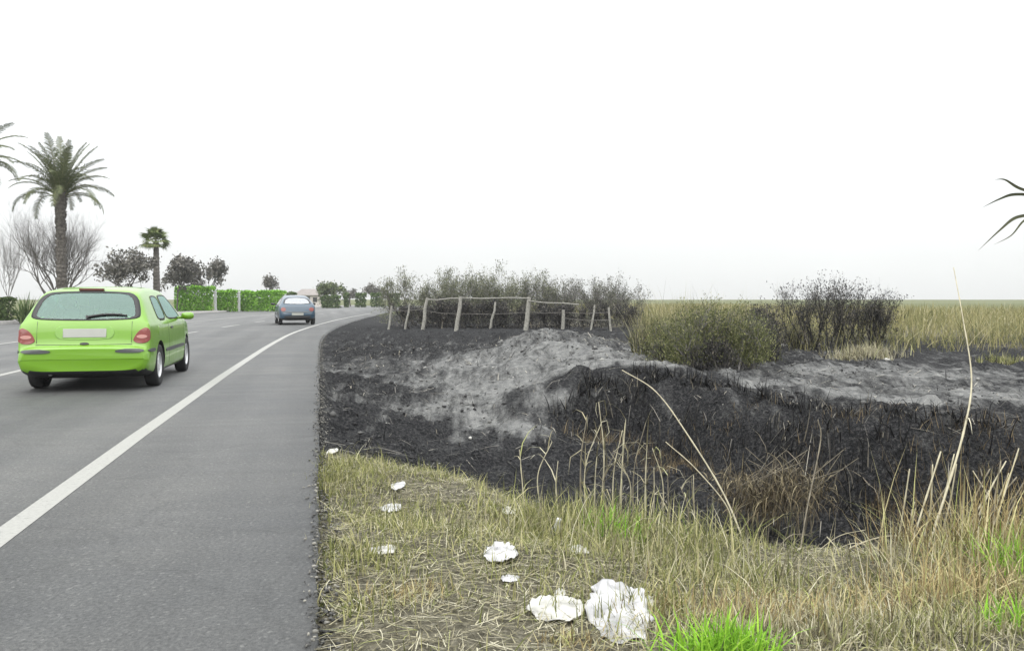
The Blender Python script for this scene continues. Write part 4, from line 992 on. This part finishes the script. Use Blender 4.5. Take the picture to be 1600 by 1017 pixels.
# --- tamarisk bushes behind the fence
TAM = tinted('tamarisk', [(0, (.06,.065,.05)), (.4, (.12,.13,.085)), (.75, (.18,.195,.12)), (1, (.26,.26,.18))], translucent=.1)
BURNT = tinted('burnt_leaves', [(0, (.016,.016,.017)), (.5, (.04,.04,.041)), (.85, (.085,.08,.075)), (1, (.16,.145,.12))])
def bush(px, Y, toppy, wpx, seed, lab, leafmat, nl, ls=.06, twigmat=None, name='bush', grp=None, depth=.8, leafy=1.0, nst=16, lowf=.42):
    rnd = random.Random(seed); loc = G(px, Y, 0); z_ = float(ground_z(np.array([loc[0]]), np.array([float(Y)]))[0]); loc = (loc[0], Y, z_)
    H = htop(px, toppy, Y) - z_; wdt = wpx/FPX*Y; root = empty(name, loc); tag(root, lab, 'bush', grp)
    l_, t_ = MB(), MB(); tips = []
    for i in range(nst):
        xx = rnd.uniform(-.38, .38)*wdt; yy = rnd.gauss(0, .25)*depth
        d = Vector((xx/wdt*.9 + rnd.gauss(0, .2), rnd.gauss(0, .25), 1)).normalized()
        branches(l_, t_, (xx, yy, -.1), d, H*rnd.uniform(.40, .58), .03, 1, 4, rnd, .42, .16, (3, 4), tips)
    A = np.array(l_.V + t_.V); sz_ = H/np.percentile(A[:, 2], 99.7); sx_ = (wdt/2)/np.percentile(np.abs(A[:, 0]), 99)
    for q in (l_, t_): q.V = [(v[0]*sx_, v[1], v[2]*sz_) for v in q.V]
    l_.build('stems', twigmat or TWIG, root)['kind'] = 'stuff'; t_.build('twigs', twigmat or TWIG, root)['kind'] = 'stuff'
    tp = np.array([(p.x*sx_, p.y, p.z*sz_) for p, _ in tips]); dr = np.array([d for _, d in tips])
    if nl:
        ii = rng.integers(0, len(tp), nl); lumpy = rng.uniform(0, 1, len(tp))[ii]
        P = tp[ii] + rng.normal(0, .055, (nl, 3))*np.array([1.2, 1, 1]); low = rng.uniform(0, 1, nl) < lowf; P[low] *= np.stack([np.ones(low.sum()), np.ones(low.sum()), rng.uniform(.12, 1, low.sum())], 1); P[low, 0] += rng.normal(0, .15, low.sum()); kk = rng.uniform(0, 1, nl) < (.25 + .9*lumpy)*leafy; P = P[kk]
        veg('foliage', [leaves(P, rng.uniform(.6, 1.4, len(P))*ls, 3.2, direc=dr[ii][kk])], leafmat, root)
    return root
gname = 'scrub bushes behind the leaning fence'; DUSK = tinted('smoky_leaves', [(0, (.04,.042,.036)), (.4, (.085,.09,.07)), (.8, (.14,.145,.105)), (1, (.21,.205,.155))])
for px, Y, top, wpx, seed, lab, nl in [(655, 40, 424, 120, 1, 'grey green bush at the road end of the leaning fence', 5200), (735, 39, 414, 140, 2, 'tallest grey green bush behind the fence posts', 6500),
                                       (815, 40, 424, 110, 3, 'dense grey green bush behind the whitest fence post', 4800), (890, 40, 432, 120, 4, 'thin twiggy bush behind the low fence post', 1900), (965, 40, 430, 120, 5, 'sparse half burnt bush next to the reed clumps', 2600), (695, 41, 430, 100, 14, 'grey bush filling the gap between the road end bush and the tallest bush', 4000), (775, 41, 432, 100, 15, 'grey bush squeezed behind the pale fence rail', 4000), (850, 41.5, 436, 110, 16, 'smoky bush between the whitest and the low fence post', 3200), (930, 41.5, 440, 110, 17, 'low smoky bush between the low post and the reeds', 3000)]:
    bush(px, Y, top, wpx, seed, lab, TAM if seed < 4 else DUSK, int(nl*2.6), grp=gname, ls=.026, nst=11)
for px, Y, top, wpx, seed, lab in [(690, 37, 468, 140, 6, 'low scorched scrub under the left fence rail'), (800, 37, 470, 140, 7, 'low scorched scrub beneath the pale fence rail'), (920, 36, 472, 150, 8, 'low scorched scrub at the reed end of the fence')]:
    bush(px, Y, top, wpx, seed, lab, BURNT, 14000, nst=11, twigmat=CHAR, name='scorched_scrub', grp='scorched scrub along the fence', ls=.03)
bush(1290, 22, 432, 130, 11, 'burnt dark shrub with bent bare twigs at the field edge', BURNT, 8500, ls=.020, twigmat=CHAR, name='burnt_shrub', grp='burnt shrubs at the field edge')
bush(1362, 23, 446, 80, 12, 'smaller burnt dark shrub close to the yellow field', BURNT, 6000, ls=.020, twigmat=CHAR, name='burnt_shrub', grp='burnt shrubs at the field edge')
OLSH = tinted('olive_shrub', [(0, (.04,.046,.02)), (.5, (.11,.125,.05)), (.85, (.20,.21,.09)), (1, (.30,.29,.15))], translucent=.15)
bush(1105, 14.7, 522, 150, 27, 'low blackened scrub at the foot of the rounded olive shrub', BURNT, 9000, ls=.013, twigmat=CHAR, name='scorched_scrub', nst=12, lowf=.6)
bush(1110, 15.3, 472, 170, 18, 'rounded olive shrub with a blackened foot beyond the ditch', OLSH, 42000, ls=.014, name='smoky_shrub', nst=18, lowf=.75)
bush(1175, 17.5, 482, 90, 19, 'dark smoky shrub leaning against the rounded shrub', BURNT, 12000, ls=.015, twigmat=CHAR, name='smoky_shrub', nst=12, lowf=.7)
bush(1195, 21, 474, 50, 13, 'little blackened shrub between reed clumps and burnt shrub', BURNT, 4000, ls=.022, twigmat=CHAR, name='burnt_shrub', grp='burnt shrubs at the field edge')

k = 70; q = atz(1085, 545, 0); x = q[0] + rng.uniform(-1.3, 2.6, k); y = q[1] + rng.uniform(0, 6, k)
tag(veg('reed_wisps', [blades(x, y, ground_z(x, y) - .02, rng.uniform(1.4, 2.1, k), rng.uniform(.008, .016, k), .12, .35, seg=5)], STRAW), 'thin pale reed wisps rising above the olive shrub', 'reeds', kind='stuff')
# --- leaning fence
WOOD = simple('weathered_wood', (.24, .235, .21), .9, var=.3, scale=14, bump=.3)
fence = empty('wooden_fence', G(760, 34)); tag(fence, 'broken weathered fence with leaning posts in front of the scrub', 'fence')
fo = np.array(fence.location)
def fpt(px, py, Y): return Vector(aty(px, py, Y) - fo)
for (x0, y0, x1, y1, Y, r) in [(659, 504, 668, 465, 33.5, .075), (712, 520, 720, 463, 33, .085), (766, 512, 774, 472, 34, .05), (821, 513, 827, 464, 33.5, .10), (879, 513, 880, 484, 34, .075), (923, 512, 929, 476, 34.5, .045), (955, 514, 951, 480, 34.5, .05), (606, 510, 612, 478, 35, .05), (632, 508, 640, 474, 34.5, .045)]:
    mb = MB(); a, c = fpt(x0, y0, Y), fpt(x1, y1, Y); zt = float(ground_z(np.array([a.x+fo[0]]), np.array([Y]))[0]) - fo[2]
    a.z = zt - .1
    mb.tube([a, a.lerp(c, .35) + Vector((random.gauss(0, .02), 0, 0)), a.lerp(c, .7) + Vector((random.gauss(0, .02), 0, 0)), c], [r, r*.95, r*.9, r*.8], 7); mb.build('post', WOOD, fence)
for (x0, y0, x1, y1, Y) in [(668, 468, 720, 466, 33), (718, 465, 828, 466, 33), (826, 470, 905, 476, 33.4)]:
    mb = MB(); a, c = fpt(x0, y0, Y), fpt(x1, y1, Y); mb.tube([a, a.lerp(c, .3) + Vector((0, 0, -.03)), a.lerp(c, .7) + Vector((0, 0, .01)), c], .024, 6); mb.build('rail', WOOD, fence)
for (x0, y0, x1, y1) in [(664, 485, 716, 490), (716, 490, 824, 488), (824, 487, 880, 488), (880, 488, 951, 488), (880, 497, 951, 500), (602, 484, 664, 483)]:
    mb = MB(); a, c = fpt(x0, y0, 33.6), fpt(x1, y1, 33.6); mb.tube([a, a.lerp(c, .5) + Vector((0, 0, -.05)), c], .012, 4); mb.build('wire', simple('rusty_wire', (.16,.15,.14), .7) if 'rusty_wire' not in bpy.data.materials else bpy.data.materials['rusty_wire'], fence)

# ------------------------------------------------------------------ canes in the foreground
CANE = simple('dry_cane', (.38, .35, .25), .75, var=.25, scale=18)
CANE2 = simple('scorched_cane', (.17, .15, .11), .8, var=.4, scale=14)
def spline(P, n_=16):
    P = [np.array(p, float) for p in P]; P = [2*P[0]-P[1]] + P + [2*P[-1]-P[-2]]; o = []
    for i in range(1, len(P)-2):
        for t in np.linspace(0, 1, n_, endpoint=False):
            a, b_, c, d = P[i-1:i+3]; o.append(.5*((2*b_) + (-a+c)*t + (2*a-5*b_+4*c-d)*t*t + (-a+3*b_-3*c+d)*t**3))
    o.append(P[-2]); return o
def cane(pix, Ys, r0, r1, lab, grp=None, mat=None, leafn=0, name='dry_cane'):
    P = [aty(px, py, Y) for (px, py), Y in zip(pix, Ys)]
    gz = float(ground_z(np.array([P[0][0]]), np.array([P[0][1]]))[0])
    base_ = np.array([P[0][0], P[0][1], min(gz, P[0][2])-.02]); P = [base_ + np.array([0, 0, 0])] + P[1:] if abs(P[0][2]-gz) < .25 else [base_] + P
    S = spline(P, 8); n_ = len(S); rad = []
    for i in range(n_):
        t = i/(n_-1); rad.append((r0*(1-t) + r1*t) * .70 * (1.25 if i % 5 == 0 else 1.0))
    root = empty(name, tuple(base_)); tag(root, lab, 'cane', grp)
    mb = MB(); mb.tube([Vector(q - base_) for q in S], rad, 6); mb.build('stalk', mat or CANE, root, True)
    if leafn:
        parts = []
        for k in range(leafn):
            i = random.randint(n_//3, n_-1); q = S[i] - base_
            parts.append(blades(np.array([q[0]]), np.array([q[1]]), np.array([q[2]]), random.uniform(.1, .30), .010, .7, 1.3))
        veg('dead_leaves', parts, STRAW, root)
    return root
cane([(1436, 892), (1478, 770), (1508, 665), (1518, 590), (1505, 500), (1490, 418)], [4.9, 5.1, 5.3, 5.5, 5.7, 5.9], .012, .004, 'tall thin dry cane curving up above the horizon', leafn=2)
cane([(1412, 888), (1440, 800), (1470, 705)], [5.0, 5.1, 5.2], .010, .006, 'shorter dry cane leaning beside the tall curved cane')
cane([(1168, 832), (1130, 770), (1075, 680), (1025, 612), (972, 578)], [5.6, 5.8, 6.0, 6.2, 6.4], .010, .004, 'long pale cane arching over the dark bank')
cane([(1140, 800), (1090, 735), (1040, 690)], [5.8, 5.9, 6.0], .007, .004, 'thin pale cane crossing under the arching cane')
cane([(1290, 842), (1380, 838), (1470, 844)], [5.4, 5.4, 5.4], .007, .005, 'broken cane lying level across the ditch')
cane([(1205, 895), (1280, 880), (1340, 862), (1400, 858)], [5.0, 5.1, 5.3, 5.4], .007, .004, 'crooked dry twig in front of the level cane', mat=CANE2)
cane([(1340, 905), (1310, 860), (1292, 838)], [5.1, 5.2, 5.3], .006, .004, 'short twig propped against the level cane')
cane([(1530, 880), (1560, 800), (1592, 700)], [5.0, 5.1, 5.2], .009, .005, 'slanted pale cane nearest the green tuft')
cane([(1500, 870), (1545, 770), (1572, 720)], [5.2, 5.3, 5.4], .009, .005, 'slanted cane parallel to the one by the green tuft')
cane([(1590, 830), (1555, 790), (1520, 735)], [5.2, 5.2, 5.3], .006, .004, 'thin cane crossing the slanted canes')
cane([(1245, 880), (1260, 800), (1282, 690), (1278, 655)], [7.2, 7.4, 7.6, 7.6], .010, .006, 'scorched cane upright in front of the bank', mat=CANE2)
grp = 'dry reed stalks standing at the ditch rim'
rnd = random.Random(12)
for i, (px, b0, t0) in enumerate([(908, 790, 648), (916, 800, 660), (928, 792, 690), (938, 800, 628), (948, 805, 700), (957, 800, 672), (968, 808, 655), (980, 800, 720), (990, 812, 660), (1008, 806, 690), (1020, 815, 730), (1034, 812, 700), (1046, 818, 742), (820, 790, 702), (846, 795, 690), (872, 796, 720), (1072, 830, 760), (1090, 838, 742)]):
    cane([(px, b0), (px + rnd.uniform(-6, 6), (b0+t0)/2), (px + rnd.uniform(-18, 24), t0)], [6.1 + rnd.uniform(-.2, .3)]*3, .008 if i % 3 else .011, .003, ('tall ' if b0 - t0 > 120 else 'short ') + ('pale' if i % 4 else 'scorched brown') + ' upright reed stalk in the row at the ditch rim', grp, CANE if i % 4 else CANE2, leafn=rnd.choice([4, 6, 8, 10]), name='reed_stalk')
grp = 'scorched stalk stubs on the right hand rim'
for i in range(20):
    px = rnd.uniform(1400, 1600); b0 = rnd.uniform(850, 880); t0 = b0 - rnd.uniform(60, 165)
    cane([(px, b0), (px + rnd.uniform(5, 30), (b0+t0)/2), (px + rnd.uniform(15, 55), t0)], [5.3 + rnd.uniform(-.2, .3)]*3, .009, .005, ('longer ' if b0 - t0 > 95 else 'shorter ') + ('scorched' if i % 2 else 'pale dry') + ' slanted stalk in the rusty grass on the rim', grp, CANE2 if i % 2 else CANE, name='stalk')
# --- drooping heap of scorched brown grass in the ditch
BROWN = tinted('scorched_heap', [(0, (.012,.011,.010)), (.4, (.05,.04,.027)), (.75, (.15,.12,.07)), (1, (.30,.26,.16))])
p = aty(1215, 760, 8.6); zz = float(ground_z(np.array([p[0]]), np.array([p[1]]))[0])
root = empty('scorched_tussock', (p[0], p[1], zz)); tag(root, 'drooping tussock of scorched brown grass inside the burnt ditch', 'grass')
n_ = 1900; topz = aty(1200, 690, 8.6)[2] - zz
x = rng.triangular(-.75, -.1, .62, n_); y = rng.normal(0, .16, n_)
z = topz*.86*(.45 + .55*fbm(x*3, x*0, 88, 3))*rng.uniform(.45, 1.05, n_)
veg('blades', [blades(x, y, z, rng.uniform(.08, .34, n_), rng.uniform(.005, .012, n_), 1.0, 1.5, seg=5, az=rng.normal(-1.7, 1.3, n_))], BROWN, root)
mb = MB()
for i in range(26):
    a = rnd.uniform(-.5, .45); mb.tube([(a, rnd.gauss(0, .1), -.05), (a + rnd.gauss(0, .1), -.05, topz*.5), (a + rnd.gauss(.1, .25), -.15, topz*rnd.uniform(.6, 1.0))], [.006, .005, .003], 5)
mb.build('stems', CANE2, root)['kind'] = 'stuff'
# --- tangle of dead twigs in front of the ditch
grp = 'dead twigs tangled on the ditch rim'
for i in range(26):
    px, py = rnd.uniform(1180, 1440), rnd.uniform(850, 905); a = rnd.uniform(-.5, .5); ln = rnd.uniform(40, 110); Y = rnd.uniform(4.9, 5.4)
    cane([(px, py), (px + ln*.5*math.cos(a), py - ln*.5*math.sin(a) - rnd.uniform(0, 18)), (px + ln*math.cos(a), py - ln*math.sin(a))], [Y, Y, Y + rnd.uniform(-.2, .2)], .004, .0025, ('long ' if ln > 75 else 'short ') + ('brown' if i % 2 else 'pale') + ' dead twig in the tangle on the ditch rim', grp, CANE2 if i % 2 else CANE, name='twig')

# --- giant reed just outside the right edge, its leaves reaching into view
RLEAF = tinted('giant_reed_leaf', [(0, (.05,.055,.035)), (1, (.11,.115,.07))], translucent=.15)
bx0 = aty(1665, 468, 4.6); gz = float(ground_z(np.array([bx0[0]]), np.array([4.6]))[0])
root = empty('giant_reed', (bx0[0], 4.6, gz)); tag(root, 'giant reed at the frame edge with narrow dark drooping leaves', 'reed plant')
o0 = np.array(root.location); tp = aty(1655, 235, 4.6) - o0
mb = MB(); mb.tube([Vector((0, 0, -.05)), Vector(tp*.5) + Vector((.03, 0, 0)), Vector(tp)], [.012, .010, .005], 7); mb.build('stalk', CANE, root)
def strap(pix, Y, wd):
    P = spline([aty(a, c, yy) - o0 for (a, c), yy in zip(pix, Y)], 6); mb = MB(); V = []; F = []; n_ = len(P)
    for i, q in enumerate(P):
        t = i/(n_-1); ww = wd*min(1, .35 + 2.2*t, (1-t)*2.2 + .02); tg = Vector(P[min(i+1, n_-1)] - P[max(i-1, 0)]).normalized(); sd_ = tg.cross(Vector((.25, 1, .2))).normalized(); q = Vector(q)
        V += [q - sd_*ww/2, q + Vector((0, .15, 0))*ww, q + sd_*ww/2]
    for i in range(n_-1): F += [(3*i, 3*i+1, 3*i+4, 3*i+3), (3*i+1, 3*i+2, 3*i+5, 3*i+4)]
    mb.add(V, F, random.random()); mb.build('leaf', RLEAF, root, True)
strap([(1657, 320), (1625, 305), (1592, 294), (1570, 281), (1553, 281)], [4.6, 4.55, 4.5, 4.45, 4.4], 0.0149)
strap([(1657, 330), (1620, 308), (1585, 304), (1560, 312), (1534, 325)], [4.6, 4.6, 4.6, 4.55, 4.5], 0.0161)
strap([(1657, 350), (1620, 338), (1588, 340), (1562, 360), (1528, 392)], [4.6, 4.55, 4.5, 4.5, 4.5], 0.0174)
strap([(1657, 356), (1625, 335), (1600, 345), (1580, 368), (1552, 383)], [4.6, 4.6, 4.6, 4.6, 4.6], 0.0112)
strap([(1657, 260), (1640, 240), (1622, 250), (1608, 275)], [4.6, 4.5, 4.45, 4.4], 0.0149)
strap([(1657, 300), (1690, 270), (1720, 290), (1735, 330)], [4.6, 4.7, 4.75, 4.8], .026)

# ------------------------------------------------------------------ litter
def crumpled_mat(name, col, tr=.25):
    m, n, b = new_mat(name); b.inputs['Base Color'].default_value = col + (1,); b.inputs['Roughness'].default_value = .5
    q = n.nodes.new('ShaderNodeTexNoise'); q.inputs['Scale'].default_value = 30; t = n.nodes.new('ShaderNodeTexCoord'); bp = n.nodes.new('ShaderNodeBump'); bp.inputs['Strength'].default_value = .3; bp.inputs['Distance'].default_value = .01
    n.links.new(t.outputs['Object'], q.inputs['Vector']); n.links.new(q.outputs['Fac'], bp.inputs['Height']); n.links.new(bp.outputs[0], b.inputs['Normal'])
    cr = n.nodes.new('ShaderNodeValToRGB'); cr.color_ramp.elements[0].position = .3; cr.color_ramp.elements[1].position = .55
    cr.color_ramp.elements[0].color = tuple(c*.5 for c in col) + (1,); cr.color_ramp.elements[1].color = col + (1,)
    q2 = n.nodes.new('ShaderNodeTexNoise'); q2.inputs['Scale'].default_value = 9; n.links.new(t.outputs['Object'], q2.inputs['Vector']); n.links.new(q2.outputs['Fac'], cr.inputs['Fac']); n.links.new(cr.outputs[0], b.inputs['Base Color'])
    ts = n.nodes.new('ShaderNodeBsdfTranslucent'); ts.inputs[0].default_value = col + (1,); mi = n.nodes.new('ShaderNodeMixShader'); mi.inputs[0].default_value = tr
    n.links.new(b.outputs[0], mi.inputs[1]); n.links.new(ts.outputs[0], mi.inputs[2]); n.links.new(mi.outputs[0], n.nodes['Material Output'].inputs['Surface']); return m
PLAST = crumpled_mat('white_plastic', (.60, .60, .61)); PAPER = crumpled_mat('dirty_paper', (.50, .495, .46), .1)
def litter(px, py, wpx, hpx, hgt, seed, lab, mat, name, cat='litter', grp=None, res=18, tilt=0.0):
    z0 = float(atz(px, py, -.1)[2]); p = atz(px, py, -.1)
    for _ in range(8):
        z0 = .5*z0 + .5*float(ground_z(np.array([p[0]]), np.array([p[1]]))[0]); p = atz(px, py, z0)
    z0 = float(ground_z(np.array([p[0]]), np.array([p[1]]))[0]); p[2] = z0 + hgt*.3
    wd = wpx/FPX*p[1]; dp = hpx/(py-468)*p[1]*.85
    u = np.linspace(-1, 1, res); U, Vv = np.meshgrid(u, u); rr = np.sqrt(U**2 + Vv**2); m_ = np.maximum(np.abs(U), np.abs(Vv)); th = np.arctan2(Vv, U)
    k = np.where(rr > 1e-6, m_/np.maximum(rr, 1e-6), 1); U2, V2 = U*k, Vv*k               # disc
    out_ = .86 + .45*(fbm(np.cos(th)*1.9 + seed, np.sin(th)*1.9, seed, 3) - .4)
    X = U2*out_*wd/2*1.15; Y = V2*out_*dp/2*1.15
    f1 = 1 - np.abs(2*fbm(U*1.5 + seed*3.1, Vv*1.5, seed+5, 2) - 1); f2 = 1 - np.abs(2*fbm(U*3.4 + seed, Vv*3.4, seed+9, 2) - 1)
    Z = hgt*((f1 - .6)*.8 + (f2 - .6)*.25 + .45 - .35*np.clip(rr, 0, 1)**2) + tilt*Y
    X = X + (fbm(U*3, Vv*3, seed+13, 2)-.5)*wd*.14; Y = Y + (fbm(U*3, Vv*3, seed+17, 2)-.5)*dp*.14
    gz = ground_z(X + p[0], Y + p[1], False); Z = np.maximum(Z + z0 - p[2] + .015, gz - p[2] + .006)
    idx = np.arange(res*res).reshape(res, res)
    F = np.stack([idx[:-1,:-1].ravel(), idx[:-1,1:].ravel(), idx[1:,1:].ravel(), idx[1:,:-1].ravel()], 1)
    me_ = mesh_np(name, np.stack([X.ravel(), Y.ravel(), Z.ravel()], 1), F)
    o = link(name, me_, mat); o.location = p; md = o.modifiers.new('thick', 'SOLIDIFY'); md.thickness = .0015
    tag(o, lab, cat, grp); return o
litter(966, 964, 96, 92, .065, 3, 'large crumpled white plastic sheet on the verge', PLAST, 'plastic_sheet', res=34, tilt=.12)
litter(868, 962, 80, 46, .06, 8, 'crushed dirty white paper beside the large plastic sheet', PAPER, 'crushed_paper', res=24)
litter(781, 868, 50, 32, .04, 12, 'crumpled white bag in the middle of the dry verge', PLAST, 'crumpled_bag', res=22)
for i, (px, py, wp, hp, lab) in enumerate([(611, 797, 34, 14, 'flat white scrap in dry grass not far from the charred slope'), (598, 864, 40, 16, 'pale wide scrap near the asphalt edge'), (795, 801, 22, 14, 'small white scrap at the edge of the charred slope'),
      (797, 909, 28, 14, 'white sliver between the crumpled bag and the crushed paper'), (875, 932, 16, 14, 'tiny white scrap just above the crushed paper'), (906, 862, 26, 18, 'cream scrap beside the green tuft under the reed stalks'), (622, 762, 22, 14, 'small white scrap next to the charred slope near the road'),
      (520, 708, 16, 10, 'white speck of litter where grass meets char at the road'), (1012, 944, 20, 20, 'yellowish scrap touching the large plastic sheet'), (1238, 846, 14, 24, 'small white scrap in the ditch under the scorched tussock')]):
    litter(px, py, wp, hp, .018 if i != 9 else .05, 20 + i*3, lab, PAPER if i % 3 else PLAST, 'paper_scrap', grp='scraps of litter on the verge', res=12)
# upright pale bottle
p = atz(866, 826, -.2); gz = float(ground_z(np.array([p[0]]), np.array([p[1]]))[0]); p = aty(864, 826, p[1])
root = empty('plastic_bottle', (p[0], p[1], gz)); tag(root, 'cloudy plastic bottle standing in grass below the reed stalks', 'bottle')
mb = MB(); mb.lathe([(.001, 0), (.030, .002), (.033, .015), (.033, .11), (.028, .13), (.015, .155), (.013, .17)], 14, 'z'); mb.build('body', PAPER, root, True)
mb = MB(); mb.lathe([(.016, .165), (.016, .185), (.001, .186)], 12, 'z'); mb.build('cap', POSTM, root, True); root.rotation_euler = (.15, .2, 0)
# small white stones on the far slope and plain
grp = 'white scraps lying on the burnt ground'
for i, (px, py) in enumerate([(1225, 545), (1385, 562), (604, 664), (735, 686)]):
    z0 = -.1 if px > 1000 else (-.45 if py < 670 else -.55); p = atz(px, py, z0); zz = z0
    for _ in range(8):
        zz = .5*zz + .5*float(ground_z(np.array([p[0]]), np.array([p[1]]))[0]); p = atz(px, py, zz)
    zz = float(ground_z(np.array([p[0]]), np.array([p[1]]))[0])
    V, F, T = lumps(np.array([0.]), np.array([0.]), np.array([.02]), np.array([.04 if px < 1000 else .08])); o = veg('pale_stone', [(V, F, T)], PAPER); o.location = (p[0], p[1], zz)
    tag(o, 'small pale stone lying on the burnt ground', 'stone', grp)

# ------------------------------------------------------------------ haze over everything on the ground
mb = MB(); mb.box((-300, -320, -2.6), (300, 330, 14)); m = bpy.data.materials.new('haze'); m.use_nodes = True; m.node_tree.nodes.remove(m.node_tree.nodes['Principled BSDF'])
v = m.node_tree.nodes.new('ShaderNodeVolumePrincipled'); v.inputs['Color'].default_value = (.93, .95, .96, 1); v.inputs['Density'].default_value = .0004; v.inputs['Anisotropy'].default_value = .2
m.node_tree.links.new(v.outputs[0], m.node_tree.nodes['Material Output'].inputs['Volume'])
hz_ = tag(mb.build('haze', m), 'thin pale haze in the air', 'haze', kind='stuff')
